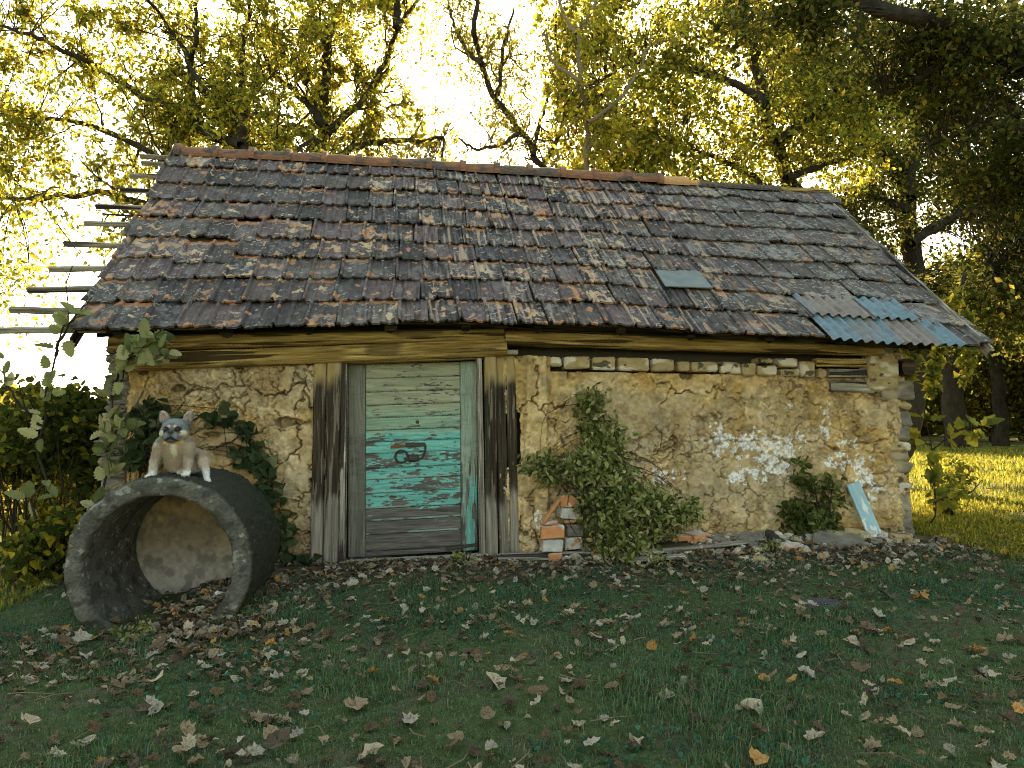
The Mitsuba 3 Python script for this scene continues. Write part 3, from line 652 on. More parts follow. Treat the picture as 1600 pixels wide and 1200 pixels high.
# patches: corrugated sheets by the right-hand eave, one flat slate
def sheet(f0, f1, v0, v1, seed, lip):
    n = int((f1 - f0) * 8.08 / 0.0125)
    s = np.linspace(0, 1, n); h = 0.018 * np.cos(s * (f1 - f0) * 8.08 / 0.105 * 2 * np.pi + seed)
    rows, U = [], []
    for t in (0, 0.5, 1):
        rows.append(roof_point(f0 + (f1 - f0) * s, 0 * s + v0 + (v1 - v0) * t) + NRM * (0.020 + lip * (1 - t) + h)[:, None]); U.append(np.stack([s * (f1 - f0) * 8.08 + seed, 0 * s + t * 0.4], 1))
    m = n; F = [[a * m + b, a * m + b + 1, (a + 1) * m + b + 1, (a + 1) * m + b] for a in range(2) for b in range(m - 1)]
    V = np.vstack(rows); low = rows[0] - NRM * 0.006; F += [[3 * m + b, 3 * m + b + 1, b + 1, b] for b in range(m - 1)]
    return np.vstack([V, low]), tri(F), np.vstack([*U, U[0]])
for f0, f1, v0, v1, sd, mat, lp, lab in ((0.787, 0.878, -0.018, 0.122, 1, 'sheet_blue', 0.018, 'blue grey corrugated sheet at the eave, left of the brown one'), (0.875, 0.922, -0.016, 0.120, 2, 'sheet_brown', 0.022, 'brown corrugated sheet at the eave between two blue grey ones'),
                                   (0.919, 0.952, -0.016, 0.119, 3, 'sheet_blue', 0.026, 'narrow blue grey corrugated sheet at the right end of the eave'), (0.792, 0.872, 0.100, 0.225, 4, 'sheet_brown', 0.034, 'brown corrugated sheet in the second course of the roof'), (0.869, 0.925, 0.100, 0.223, 5, 'sheet_blue', 0.038, 'blue grey corrugated sheet in the second course of the roof')):
    k = put('corrugated_sheet', sheet(f0, f1, v0, v1, sd, lp), mat, parent=RF); labels[k] = {'label': lab}
a, b = roof_point(np.array([0.630, 0.688]), np.array([0.215, 0.215])); c, d = roof_point(np.array([0.690, 0.632]), np.array([0.352, 0.352]))
sl = np.array([a, b, c, d]) + NRM * np.array([[0.045], [0.055], [0.02], [0.012]])
k = put('slate', (np.vstack([sl, sl - NRM * 0.012]), [[0, 1, 2, 3], [4, 5, 1, 0], [5, 6, 2, 1], [7, 4, 0, 3]]), 'slate_pale', parent=RF); labels[k] = {'label': 'flat grey slab that fills a gap in the tiles'}

# ridge tiles
def ridge_tile(x0, x1, z0, z1, seed, collar=True, r0=0.115, low=False):
    A = np.linspace(-0.1 * np.pi, 1.1 * np.pi, 13)
    prof = [(0.0, 1.0), (0.80, 0.90), (0.805, 1.20), (0.96, 1.24), (0.965, 0.95)] if collar else [(0.0, 1.0), (0.5, 0.97), (1.0, 0.95)]
    jit = np.random.default_rng(seed)
    rows, U = [], []
    zj = jit.normal(0, 0.006)
    for s, r in prof:
        x = x0 + (x1 - x0) * (1 - s); z = z0 + (z1 - z0) * (1 - s)
        rad = r0 * r
        rows.append(np.stack([0 * A + x, 2.30 + rad * 1.25 * np.cos(A), z + zj - 0.045 + rad * (0.75 if low else 1.0) * np.sin(A)], 1)); U.append(np.stack([0 * A + 10 * seed + s, A], 1))
    m = len(A); F = [[a * m + b, a * m + b + 1, (a + 1) * m + b + 1, (a + 1) * m + b] for a in range(len(prof) - 1) for b in range(m - 1)]
    o = len(prof) * m
    F3 = [[o, b, b + 1] for b in range(m - 1)] + [[o + 1, (len(prof) - 1) * m + b + 1, (len(prof) - 1) * m + b] for b in range(m - 1)]
    V = np.vstack([*rows, rows[0].mean(0), rows[-1].mean(0)])
    return V, np.vstack([tri(F), F3]), np.vstack([*U, [[10 * seed, 0]], [[10 * seed, 0]]])
def rz(x): return np.interp(x, [-2.78, -0.8, 1.19, 3.2, 5.46], [4.42, 4.375, 4.325, 4.27, 4.215])
x = -2.80; n = 0
while x < 3.10:
    L = 0.415
    put('ridge_tile', ridge_tile(x, x + L + 0.02, rz(x), rz(x + L), 400 + n), 'ridge_clay', smooth=False, parent=RF)
    x += L; n += 1
for x0, x1 in ((3.14, 3.62), (3.60, 4.12), (4.08, 4.68)):
    put('ridge_tile', ridge_tile(x0, x1, rz(x0) - 0.01, rz(x1) - 0.01, 440 + int(x0 * 10), collar=False, r0=0.10, low=True), 'ridge_clay', parent=RF)
put('ridge_board', beam((4.6, 2.30, 4.20), (5.38, 2.30, 4.19), 0.14, 0.05, 10, 0.008, 61, side=(0, 1, 0)), 'wood_ochre', parent=RF)

# battens sticking out past the left gable, rafters, dark boards of the eave
for n, (vv, xe) in enumerate(((0.975, -3.20), (0.93, -3.12), (0.85, -3.20), (0.75, -3.22), (0.645, -3.26), (0.54, -3.25), (0.42, -3.28), (0.31, -3.26), (0.21, -3.30), (0.10, -3.30), (0.025, -3.45))):
    e = roof_point(0.0, vv) - NRM * 0.045; e2 = roof_point(0.03, vv) - NRM * 0.05
    put('batten', beam((xe + 0.04 * rng.normal(), e[1], e[2] + 0.01 * rng.normal()), e2, 0.030, 0.05, 6, 0.003, 300 + n, side=(0, -0.75, -0.66), corner=0.12), 'wood_grey', parent=RF)
for n, xx in enumerate((-2.40, -1.56, -0.90, -0.22, 0.42, 1.05, 1.80, 2.45, 3.2, 3.9, 4.62)):
    e = roof_point((xx + 2.72) / 8.08, 0.03) - NRM * 0.11; t = roof_point((xx + 2.72) / 8.08, 0.97) - NRM * 0.11
    e = e + (0, -0.0, 0) ; r_ = 0.11 if n in (1, 3) else 0.085
    put('rafter', beam(e, t, r_, r_, 8, 0.008, 330 + n, side=(1, 0, 0), corner=0.5), 'wood_dark', parent=RF)
put('eave_board', beam((-2.62, -0.16, 1.985), (0.8, -0.16, 2.075), 0.02, 0.10, 20, 0.004, 351), 'wood_dark', parent=RF)
put('eave_board', beam((0.8, -0.16, 2.075), (4.9, -0.16, 1.90), 0.02, 0.10, 20, 0.004, 352), 'wood_dark', parent=RF)
put('barge_board', beam((5.30, -0.42, 1.80), (5.30, 2.30, 4.13), 0.025, 0.11, 14, 0.006, 353, side=(1, 0, 0)), 'wood_grey', parent=RF)
put('barge_board', beam((-2.70, -0.40, 1.86), (-2.70, 2.30, 4.33), 0.025, 0.10, 14, 0.006, 354, side=(1, 0, 0)), 'wood_dark', parent=RF)

# ------------------------------------------------------------------ concrete ring
RX, RZ = -1.535, 0.355
def ring_mesh():
    prof = [(0.42, -1.02), (0.42, -1.25), (0.42, -1.6), (0.423, -1.87), (0.432, -1.897), (0.452, -1.903), (0.475, -1.90), (0.50, -1.903), (0.522, -1.895), (0.535, -1.87)] + [(0.538, y) for y in np.linspace(-1.82, -1.00, 30)] + [(0.52, -0.97), (0.43, -0.97), (0.42, -1.02)]
    prof = np.array(prof); n = 220
    A = np.linspace(0, 2 * np.pi, n, endpoint=False)
    R, Yy = prof[:, 0][None], prof[:, 1][None]
    P = np.stack([R * np.cos(A)[:, None], Yy + 0 * A[:, None], R * np.sin(A)[:, None]], -1)
    out = SS(0.525, 0.536, R + 0 * A[:, None])
    d = 0.012 * (meshkit.fbm(P * 9, 3, 1) - 0.5) + 0.010 * (meshkit.fbm(P * 34, 2, 2) - 0.5) + out * (0.030 * (meshkit.fbm(P * 42, 2, 3) - 0.35) + 0.012 * (meshkit.noise(P * 95, 4) - 0.5))
    k = (1 + d / np.maximum(R, .1))[..., None] * [1, 0, 1] + [0, 1, 0]
    chips = (0.014 * (meshkit.fbm(P * 30, 3, 8) - 0.5)) + 0.03 * SS(0.60, 0.70, meshkit.fbm(P * 9, 2, 18)) * SS(-1.86, -1.90, P[..., 1])
    P = P * k + np.stack([0 * chips, chips, 0 * chips], -1) + [RX, 0, RZ]
    m = len(prof)
    i, j = np.meshgrid(np.arange(n), np.arange(m - 1), indexing='ij')
    F = np.stack([i * m + j, i * m + j + 1, ((i + 1) % n) * m + j + 1, ((i + 1) % n) * m + j], -1).reshape(-1, 4)
    return P.reshape(-1, 3), F
R0 = 'concrete_ring'
tag(R0, 'large mossy concrete well ring lying on its side by the hut, open towards the lawn', 'concrete ring')
put('rim', ring_mesh(), 'concrete', smooth=True, parent=R0)
A = np.linspace(0, 2 * np.pi, 60, endpoint=False); rad = np.linspace(0.0, 0.44, 14)
P = np.stack([RX + rad[None] * np.cos(A)[:, None], -1.07 + 0 * A[:, None] * rad[None], RZ + rad[None] * np.sin(A)[:, None]], -1)
P[..., 1] += 0.02 * (meshkit.fbm(P * 8, 3, 4) - 0.5)
i, j = np.meshgrid(np.arange(60), np.arange(13), indexing='ij')
put('base', (P.reshape(-1, 3), np.stack([i * 14 + j, i * 14 + j + 1, ((i + 1) % 60) * 14 + j + 1, ((i + 1) % 60) * 14 + j], -1).reshape(-1, 4)), 'ring_base', smooth=True, parent=R0)
k = put('stone_chip', chip_box(-1.30, -1.20, -1.60, -1.52, 0.02 + .02, 0.115, 0.012, 0.008, rng, (0, 0.1, 0.2)), 'white_block')
tag(k, 'small white stone chip lying among the leaves inside the concrete ring', 'stone')

# ------------------------------------------------------------------ dog
def isosurface(D, lo, h):
    """Marching tetrahedra over the grid D (negative inside)."""
    n = np.array(D.shape)
    cor = np.array([[0, 0, 0], [1, 0, 0], [1, 1, 0], [0, 1, 0], [0, 0, 1], [1, 0, 1], [1, 1, 1], [0, 1, 1]])
    tets = np.array([[0, 5, 1, 6], [0, 1, 2, 6], [0, 2, 3, 6], [0, 3, 7, 6], [0, 7, 4, 6], [0, 4, 5, 6]])
    ins = D < 0
    acc = np.zeros(n - 1, int)
    for c in cor: acc += ins[c[0]:n[0] - 1 + c[0], c[1]:n[1] - 1 + c[1], c[2]:n[2] - 1 + c[2]]
    cells = np.argwhere((acc > 0) & (acc < 8))
    stride = np.array([n[1] * n[2], n[2], 1])
    ids = (cells[:, None] + cor[None]) @ stride
    flat = D.ravel(); tri_edges = []
    for t in tets:
        v = ids[:, t]; s = flat[v] < 0; code = s @ [1, 2, 4, 8]
        def e(sel, a, b): return np.stack([v[sel, a], v[sel, b]], 1)
        for a in range(4):
            o = [x for x in range(4) if x != a]
            for sel, in ((code == (1 << a),), (code == 15 - (1 << a),)):
                if sel.any(): tri_edges.append(np.stack([e(sel, a, o[0]), e(sel, a, o[1]), e(sel, a, o[2])], 1))
        for a, b in ((0, 1), (0, 2), (0, 3)):
            c, d = [x for x in range(4) if x not in (a, b)]
            for cd in ((1 << a) | (1 << b), 15 - ((1 << a) | (1 << b))):
                sel = code == cd
                if sel.any():
                    q = [e(sel, a, c), e(sel, a, d), e(sel, b, d), e(sel, b, c)]
                    tri_edges += [np.stack([q[0], q[1], q[2]], 1), np.stack([q[0], q[2], q[3]], 1)]
    E = np.sort(np.concatenate(tri_edges).reshape(-1, 2), 1)
    U, inv = np.unique(E, axis=0, return_inverse=True)
    grid = lambda k: np.stack([k // stride[0], (k // stride[1]) % n[1], k % n[2]], 1)
    f0, f1 = flat[U[:, 0]], flat[U[:, 1]]
    w = (f0 / (f0 - f1))[:, None]
    V = (grid(U[:, 0]) * (1 - w) + grid(U[:, 1]) * w) * h + lo
    F = inv.reshape(-1, 3)
    F = F[(F[:, 0] != F[:, 1]) & (F[:, 1] != F[:, 2]) & (F[:, 0] != F[:, 2])]
    # outward
    g = np.stack(np.gradient(D), -1)
    cidx = np.clip(((V[F].mean(1) - lo) / h).round().astype(int), 0, n - 1)
    nn = np.cross(V[F[:, 1]] - V[F[:, 0]], V[F[:, 2]] - V[F[:, 0]])
    bad = (nn * g[cidx[:, 0], cidx[:, 1], cidx[:, 2]]).sum(1) < 0
    F[bad] = F[bad][:, ::-1]
    return V, F

def cone(P, a, b, ra, rb):
    a, b = np.array(a), np.array(b); ab = b - a
    t = np.clip(((P - a) @ ab) / (ab @ ab), 0, 1)
    return np.linalg.norm(P - a - t[..., None] * ab, axis=-1) - (ra + (rb - ra) * t)
def ell(P, c, r):
    r = np.array(r); q = (P - np.array(c)) / r
    k = np.linalg.norm(q, axis=-1)
    return (k - 1) * r.min() * 0.5 + (k - 1) * k * 0.5 * r.min()
def smin(a, b, k):
    h = np.clip(0.5 + 0.5 * (b - a) / k, 0, 1)
    return b + (a - b) * h - k * h * (1 - h)
def dogs_shape(P):
    sag = lambda x: -(0.535 - math.sqrt(0.535 ** 2 - x * x))     # the ring's top curves away under the paws
    d = ell(P, (-0.005, 0.015, 0.180), (0.098, 0.080, 0.105))                 # chest
    d = smin(d, ell(P, (-0.012, 0.06, 0.100), (0.086, 0.10, 0.092)), 0.025)       # belly
    d = smin(d, ell(P, (0.06, 0.16, 0.095), (0.11, 0.10, 0.095)), 0.03)         # rump
    for s, ex in ((-1, -0.118), (1, 0.096)):
        d = smin(d, ell(P, (ex * 0.93, -0.003, 0.205), (0.040, 0.050, 0.062)), 0.022)            # shoulder
    d = smin(d, cone(P, (-0.006, 0.015, 0.225), (0, -0.01, 0.30), 0.104, 0.084), 0.035)           # neck
    for s, pts in ((-1, [(-0.112, -0.018, 0.185), (-0.132, -0.038, 0.095), (-0.142, -0.048, 0.03 + sag(.142))]), (1, [(0.100, -0.022, 0.185), (0.100, -0.048, 0.095), (0.094, -0.058, 0.03 + sag(.09))])):
        d = smin(d, cone(P, pts[0], pts[1], 0.042, 0.033), 0.014)
        d = smin(d, cone(P, pts[1], pts[2], 0.033, 0.027), 0.008)
        px, py, pz = pts[2]
        for q in (-1.5, -0.5, 0.5, 1.5):                                     # four toes to a paw
            d = smin(d, cone(P, (px + q * 0.010, py - 0.008, pz - 0.008), (px + q * 0.0135 + (0.008 * s if s < 0 else 0), py - 0.036, pz - 0.017), 0.0125, 0.0110), 0.006)
    # hind leg, seen to the right: thigh, shank, foot
    d = smin(d, ell(P, (0.165, 0.10, 0.095), (0.048, 0.075, 0.075)), 0.022)
    d = smin(d, cone(P, (0.185, 0.06, 0.085), (0.205, 0.045, 0.02 + sag(.2)), 0.034, 0.021), 0.014)
    for q in (-1, 0, 1):
        d = smin(d, cone(P, (0.207, 0.03, 0.008 + sag(.2)), (0.222 + q * 0.015, -0.008 + abs(q) * 0.006, -0.004 + sag(.215)), 0.0165, 0.0115), 0.006)
    d = smin(d, cone(P, (0.135, 0.03, 0.022), (0.115, -0.02, 0.012 + sag(.12)), 0.020, 0.014), 0.012)   # other hind foot between
    d = smin(d, cone(P, (0.055, 0.02, 0.025), (0.035, -0.03, 0.016), 0.024, 0.016), 0.012)
    # head
    h = ell(P, (0, -0.015, 0.338), (0.092, 0.080, 0.068))
    for s in (-1, 1):
        h = smin(h, ell(P, (s * 0.062, -0.035, 0.300), (0.040, 0.050, 0.040)), 0.020)       # cheeks
        h = smin(h, ell(P, (s * 0.030, -0.099, 0.280), (0.032, 0.030, 0.038)), 0.007)        # flews
        h = smin(h, ell(P, (s * 0.034, -0.078, 0.352), (0.024, 0.016, 0.014)), 0.014)        # brows
    h = smin(h, ell(P, (0, -0.092, 0.309), (0.040, 0.030, 0.020)), 0.012)                    # bridge
    h = smin(h, ell(P, (0, -0.088, 0.252), (0.034, 0.030, 0.018)), 0.010)                    # chin
    groove = cone(P, (0, -0.130, 0.304), (0, -0.134, 0.262), 0.008, 0.010)
    h = np.maximum(h, -groove)
    for s in (-1, 1):
        h = np.maximum(h, -ell(P, (s * 0.040, -0.102, 0.330), (0.014, 0.014, 0.010)))       # eye sockets
        h = np.maximum(h, -cone(P, (s * 0.006, -0.128, 0.256), (s * 0.050, -0.105, 0.251), 0.008, 0.007))   # mouth line
        h = np.maximum(h, -cone(P, (s * 0.010, -0.120, 0.327), (s * 0.058, -0.090, 0.300), 0.006, 0.006))   # nose fold
    d = smin(d, h, 0.018)
    for s, tx in ((-1, -0.092), (1, 0.098)):                                      # bat ears: a cupped leaf
        a, b = np.array([s * 0.066, 0.0, 0.372]), np.array([tx, 0.0, 0.440])
        q = P - (a + b) / 2; ax = (b - a) / np.linalg.norm(b - a); w = np.array([ax[2], 0, -ax[0]])
        X = np.stack([q @ w, q[..., 1], q @ ax], -1)
        ear = ell(X, (0, 0, 0.002), (0.035, 0.022, 0.062))
        ear = np.maximum(ear, -ell(X, (0.0, -0.022, -0.002), (0.024, 0.020, 0.046)))
        d = smin(d, ear, 0.008)
    return d + 0.0025 * (meshkit.fbm(P * 60, 2, 5) - 0.5)
h = 0.0045; lo = np.array([-0.23, -0.17, -0.07]); n = (np.array([0.50, 0.46, 0.60]) / h).astype(int)
G = np.stack(np.meshgrid(*[lo[k] + h * np.arange(n[k]) for k in range(3)], indexing='ij'), -1)
dv, df = isosurface(dogs_shape(G), lo, h)
dm = trimesh.Trimesh(dv, df, process=False); dm = max(dm.split(only_watertight=False), key=lambda q: len(q.faces))
trimesh.smoothing.filter_taubin(dm, iterations=4)
dv, df = np.array(dm.vertices), np.array(dm.faces)
def dog_coat(p):
    N = lambda s, sd: meshkit.fbm(p * s, 3, sd)[:, None] - 0.5
    L = lambda a, b, k: a + (np.array(b) - a) * np.clip(k, 0, 1)[:, None]
    x, y, z = p.T
    c = np.tile([0.30, 0.225, 0.15], (len(p), 1)) * (1 + 0.5 * N(14, 1)) 
    c = L(c, (0.45, 0.38, 0.30), SS(0.14, 0.06, z) * SS(0.09, 0.12, np.abs(x)) + SS(0.19, 0.23, z) * SS(-0.09, -0.125, x))   # pale legs and shoulder
    c = L(c, (0.64, 0.61, 0.57), SS(0.055, 0.015, z))                                     # white paws
    c = L(c, (0.62, 0.52, 0.40), 0.8 * SS(0.030, 0.006, np.abs(x - 0.01)) * SS(0.12, 0.17, z) * SS(0.245, 0.22, z) * SS(0.0, -0.03, y))
    c = L(c, (0.30, 0.21, 0.14), 0.55 * SS(0.15, 0.09, z) * SS(0.085, 0.07, np.abs(x)))
    c = L(c, (0.17, 0.14, 0.115), SS(0.28, 0.255, z) * SS(0.225, 0.245, z) * SS(0.03, 0.08, np.abs(x)) * 0.7)   # neck shade under the cheeks, painted into the coat
    c = L(c, (0.55, 0.37, 0.12), SS(0.262, 0.250, z) * SS(0.222, 0.234, z) * SS(0.08, 0.05, np.abs(x)) * SS(-0.03, -0.06, y))   # tan under the chin
    head = SS(0.285, 0.300, z + 0.35 * (np.abs(x) < 0.08) * SS(-0.06, -0.09, y) * 0.1)
    c = L(c, (0.13, 0.135, 0.135), head * 0.92)
    c = L(c, (0.185, 0.20, 0.195), SS(0.355, 0.395, z) * SS(0.075, 0.06, np.abs(x)))         # blue-grey crown
    c = L(c, (0.50, 0.42, 0.32), SS(0.012, 0.0, np.hypot((np.abs(x) - 0.072) * 0.8, z - 0.302) - 0.014) * SS(0, -0.03, y))    # tan cheeks
    c = L(c, (0.46, 0.38, 0.28), SS(0.008, 0.0, np.hypot(np.abs(x) - 0.018, (z - 0.352) * 1.5) - 0.011) * SS(-0.05, -0.07, y))  # brows
    c = L(c, (0.085, 0.085, 0.09), SS(0.058, 0.046, np.hypot(x * 0.9, z - 0.285)) * SS(-0.075, -0.09, y))
    c = L(c, (0.17, 0.175, 0.175), 0.8 * SS(0.024, 0.010, np.hypot(np.abs(x) - 0.034, (z - 0.285) * 0.8)) * SS(-0.09, -0.11, y))  # highlight on the flews, painted lighter into the muzzle
    c = L(c, (0.015, 0.013, 0.013), SS(0.010, 0.005, np.abs(z - (0.270 - 0.45 * np.abs(x)))) * SS(0.054, 0.046, np.abs(x)) * SS(-0.075, -0.09, y))
    c = L(c, (0.05, 0.045, 0.042), 0.8 * SS(0.008, 0.003, np.abs(z - (0.326 - 0.5 * (np.abs(x) - 0.012)))) * SS(0.010, 0.016, np.abs(x)) * SS(0.062, 0.055, np.abs(x)) * SS(-0.06, -0.075, y))
    c = L(c, (0.09, 0.075, 0.065), 0.7 * SS(0.006, 0.002, np.abs(np.abs(x) - 0.006 - 0.2 * (z - 0.35))) * SS(0.335, 0.345, z) * SS(0.385, 0.37, z) * SS(-0.05, -0.07, y))                  # muzzle
    c = L(c, (0.025, 0.022, 0.022), SS(0.010, 0.0, np.hypot((np.abs(x) - 0.040) * 0.8, z - 0.331) - 0.014) * SS(-0.05, -0.07, y))
    c = L(c, (0.36, 0.26, 0.21), SS(0.385, 0.40, z) * SS(0.0, -0.006, y) * SS(0.030, 0.020, np.abs(np.abs(x) - 0.084)))          # inside the ears
    c = L(c, (0.52, 0.36, 0.30), SS(0.02, -0.01, np.hypot(x - 0.185, z - 0.09) - 0.03) * 0.5 * SS(0.1, 0.05, y))
    return np.clip(c * (1 + 0.35 * (meshkit.fbm(p * [150, 150, 60], 2, 9)[:, None] - 0.5)), 0.01, 0.9)
dv = dv * 0.86
DOG = np.array([-1.505, -1.70, 0.893])
put('dog', (dv + DOG, df), 'fur', smooth=True, color=dog_coat(dv / 0.86))
def fur_strands(v, f, n, rng):
    a = np.cross(v[f[:, 1]] - v[f[:, 0]], v[f[:, 2]] - v[f[:, 0]]); ar = np.linalg.norm(a, axis=1); k = rng.choice(len(f), n, p=ar / ar.sum())
    b = rng.dirichlet((1, 1, 1), n); p = (v[f[k]] * b[:, :, None]).sum(1); nn = a[k] / (ar[k][:, None] + 1e-12)
    face = (p[:, 2] > 0.235) & (p[:, 1] < -0.045)
    lie = nrm(np.array([0, 0.15, -1.0]) + rng.normal(0, 0.3, (n, 3))); lie -= nn * (lie * nn).sum(1, keepdims=True)
    d = nrm(nn * 0.55 + nrm(lie)); sd = nrm(np.cross(d, nn)) * (0.0011 * rng.uniform(0.7, 1.3, n))[:, None]; L = (0.011 * rng.uniform(0.5, 1.3, n) * np.where(face, 0.45, 1))[:, None]
    V = np.stack([p - nn * 0.001 - sd, p - nn * 0.001 + sd, p + d * L], 1).reshape(-1, 3)
    c = dog_coat(p / 0.86) * rng.uniform(0.62, 1.3, (n, 1))
    return V, np.arange(3 * n).reshape(-1, 3), np.repeat(np.clip(c, 0.01, 0.9), 3, 0)
V, F, c = fur_strands(dv, df, 26000, np.random.default_rng(88))
labels[put('fur', (V + DOG, F), 'fur', color=c, parent='dog')] = {'kind': 'stuff'}
tag('dog', 'fawn bulldog with dark grey face and bat ears sitting on top of the concrete ring', 'dog')
for s in (-1, 1):
    m = trimesh.creation.icosphere(2, radius=0.0100); put('eye', (np.array(m.vertices) + DOG + np.array([s * 0.040, -0.087, 0.330]) * 0.86, m.faces), 'black_gloss', smooth=True, parent='dog')
put('nose', stone(DOG + np.array([0, -0.121, 0.311]) * 0.86, (0.0155, 0.0095, 0.0105), 3, 0.15, 2, 0.3), 'iron', smooth=True, parent='dog')

# ------------------------------------------------------------------ loose bricks, boards and broken tiles
def single(name, mesh, mat, label, category, group=None, **kw):
    k = put(name, mesh, mat, **kw); tag(k, label, category, group); return k
def gz(x, y): return float(ground_z(x, y))
B = lambda x0, x1, z0, z1, y=-0.26, dy=0.13, rot=(0, 0, 0): chip_box(x0, x1, y, y + dy, z0, z1, 0.006, 0.004, rng, rot)
for lab, b, mt in (('orange fired brick at the very bottom of the stack beside the climbing shrub', (1.125, 1.25, -0.02, 0.062), 'fired_brick'), ('pale mortar covered brick, second from the bottom of the stack by the shrub', (1.065, 1.245, 0.074, 0.176), 'mortar_brick'), ('orange brick framed in grey mortar, third up the stack by the shrub', (1.065, 1.265, 0.190, 0.298), 'fired_brick'),
               ('thin orange brick slip lying on the third brick of the stack', (1.075, 1.205, 0.306, 0.332), 'fired_brick'), ('grey brick low in the right column of the stack, half behind leaves', (1.285, 1.44, 0.072, 0.174), 'mortar_brick'), ('dark grey brick second up the right column of the stack', (1.300, 1.45, 0.186, 0.286), 'grey_stone'),
               ('white and pink brick near the top of the right column of the stack', (1.245, 1.43, 0.340, 0.434), 'mortar_brick'), ('orange and white brick topmost in the right column of the stack', (1.262, 1.43, 0.448, 0.545), 'fired_brick')):
    single('brick', B(*b, y=-0.30 if b[0] < 1.2 else -0.20, rot=(0, rng.normal(0, 0.03), rng.normal(0, 0.10))), mt, lab, 'brick', 'bricks stacked by the shrub')
single('brick', B(1.29, 1.44, 0.298, 0.330, y=-0.17), 'fired_brick', 'flat brick between the two halves of the right column of the stack', 'brick', 'bricks stacked by the shrub')
single('roof_tile', chip_box(1.035, 1.275, -0.29, -0.21, 0.405, 0.43, 0.006, 0.002, rng, (0, -0.95, 0)), 'fired_brick', 'orange tile leaning at a slant on the brick stack', 'tile')
single('brick', move(B(-0.10, 0.10, 0.0, 0.09, y=-0.06), (2.34, -0.16, 0.075), (0, 0.05, 0.2)), 'fired_brick', 'orange brick on the rubble between the climbing shrub and the white topped brick', 'brick', 'bricks on the rubble')
single('brick', move(B(-0.09, 0.09, 0.0, 0.10, y=-0.09, dy=.2), (2.52, -0.13, 0.075), (0.08, 0.0, 0.25)), 'fired_brick', 'white topped orange brick on the rubble to the right of the climbing shrub', 'brick', 'bricks on the rubble')
def slab(cx, cy, w, d, t, rz_, seed, tilt=(0, 0)):
    r = np.random.default_rng(seed); n = 9; a = np.sort(np.linspace(0, 2 * np.pi, n, endpoint=False) + r.uniform(-.25, .25, n)); rad = r.uniform(0.75, 1.05, n)
    top = np.stack([np.cos(a) * rad * w / 2, np.sin(a) * rad * d / 2, 0 * a + t], 1); mid_ = top * [1.04, 1.04, 0.5]; bot = top * [1, 1, 0]
    m = trimesh.convex.convex_hull(np.vstack([top, mid_, bot]))
    v = np.array(m.vertices); v[:, 2] += 0.2 * t * (meshkit.noise(v * 12, seed) - 0.5)
    return move((v, np.array(m.faces)), (cx, cy, gz(cx, cy) - 0.004), (tilt[0], tilt[1], rz_))
for n, (cx, cy, w, d, t, rz_, mat, nm, lab, tl) in enumerate((
        (3.02, -0.10, 0.30, 0.26, 0.035, 0.3, 'grey_stone', 'stone_slab', 'flat pale stone slab at the wall foot, left of the small bush', (0.22, 0.1)), (3.26, -0.02, 0.24, 0.2, 0.03, 0.9, 'slate', 'broken_tile', 'dark grey broken roof tile at the wall foot in front of the small bush', (0.3, 0)),
        (3.28, -0.22, 0.22, 0.12, 0.03, 0.1, 'fired_brick', 'broken_tile', 'orange tile fragment lying in front of the dark broken tile', (0.15, 0)), (3.74, -0.16, 0.40, 0.26, 0.045, -0.15, 'grey_stone', 'stone_slab', 'broad flat stone slab with an ochre edge in front of the small bush', (0.24, 0)),
        (4.05, 0.03, 0.22, 0.14, 0.04, 0.4, 'mud_brick', 'clod', 'ochre clod just left of the leaning pale blue board', (0.1, 0.1)), (4.42, -0.10, 0.20, 0.13, 0.05, 0.1, 'mud_brick', 'clod', 'ochre clod to the right of the leaning pale blue board', (0, 0)),
        (2.80, -0.46, 0.24, 0.12, 0.025, -0.1, 'mud_brick', 'broken_tile', 'ochre tile piece lying in front of the long grey boards', (0.1, 0)), (2.72, -0.02, 0.2, 0.18, 0.04, 1.0, 'grey_stone', 'stone_slab', 'small grey stone just right of the white topped brick', (0.1, 0)),
        (4.12, -0.19, 0.16, 0.10, 0.03, 0.7, 'grey_stone', 'stone_slab', 'small grey stone at the foot of the leaning pale blue board', (0, 0.1)), (2.54, -2.12, 0.24, 0.17, 0.02, -0.9, 'slate', 'broken_tile', 'blue black tile fragment lying alone on the lawn', (0.12, -0.1)))):
    single(nm, slab(cx, cy - (0.17 if cy > -1 else 0), w * 1.25, d * 1.25, t * 1.35, rz_, 500 + n, (tl[0] + 0.08, tl[1])), mat, lab, 'tile' if 'tile' in nm else 'stone')
for n, (p0, p1, w, h_, mat, lab) in enumerate((((1.70, -0.50, 0.075), (3.05, -0.30, 0.11), 0.10, 0.03, 'wood_grey', 'long grey board lying along the rubble, the upper one'), ((1.75, -0.58, 0.045), (2.25, -0.55, 0.05), 0.10, 0.03, 'wood_grey', 'short grey board lying in front of the long one'),
                                      ((3.48, 0.05, 0.13), (3.86, -0.02, 0.135), 0.05, 0.022, 'wood_ochre', 'thin ochre lath at the wall foot under the small bush'), ((3.98, 0.06, 0.12), (4.26, -0.05, 0.155), 0.04, 0.03, 'wood_ochre', 'yellow splintered lath end left of the leaning pale blue board'),
                                      ((0.70, -0.20, 0.02), (1.55, -0.26, 0.03), 0.12, 0.07, 'wood_grey', 'mossy grey sleeper lying at the wall foot left of the climbing shrub'), ((-0.88, -0.06, -0.02), (-2.3, -0.05, -0.05), 0.08, 0.10, 'wood_grey', 'low grey foot board along the wall behind the concrete ring'),
                                      ((1.85, -0.40, 0.11), (2.35, -0.34, 0.12), 0.12, 0.025, 'wood_dark', 'dark rotten board under the two loose bricks'))):
    single('board', beam(p0, p1, w, h_, 14, 0.004, 520 + n, ends=0.015), mat, lab, 'board')
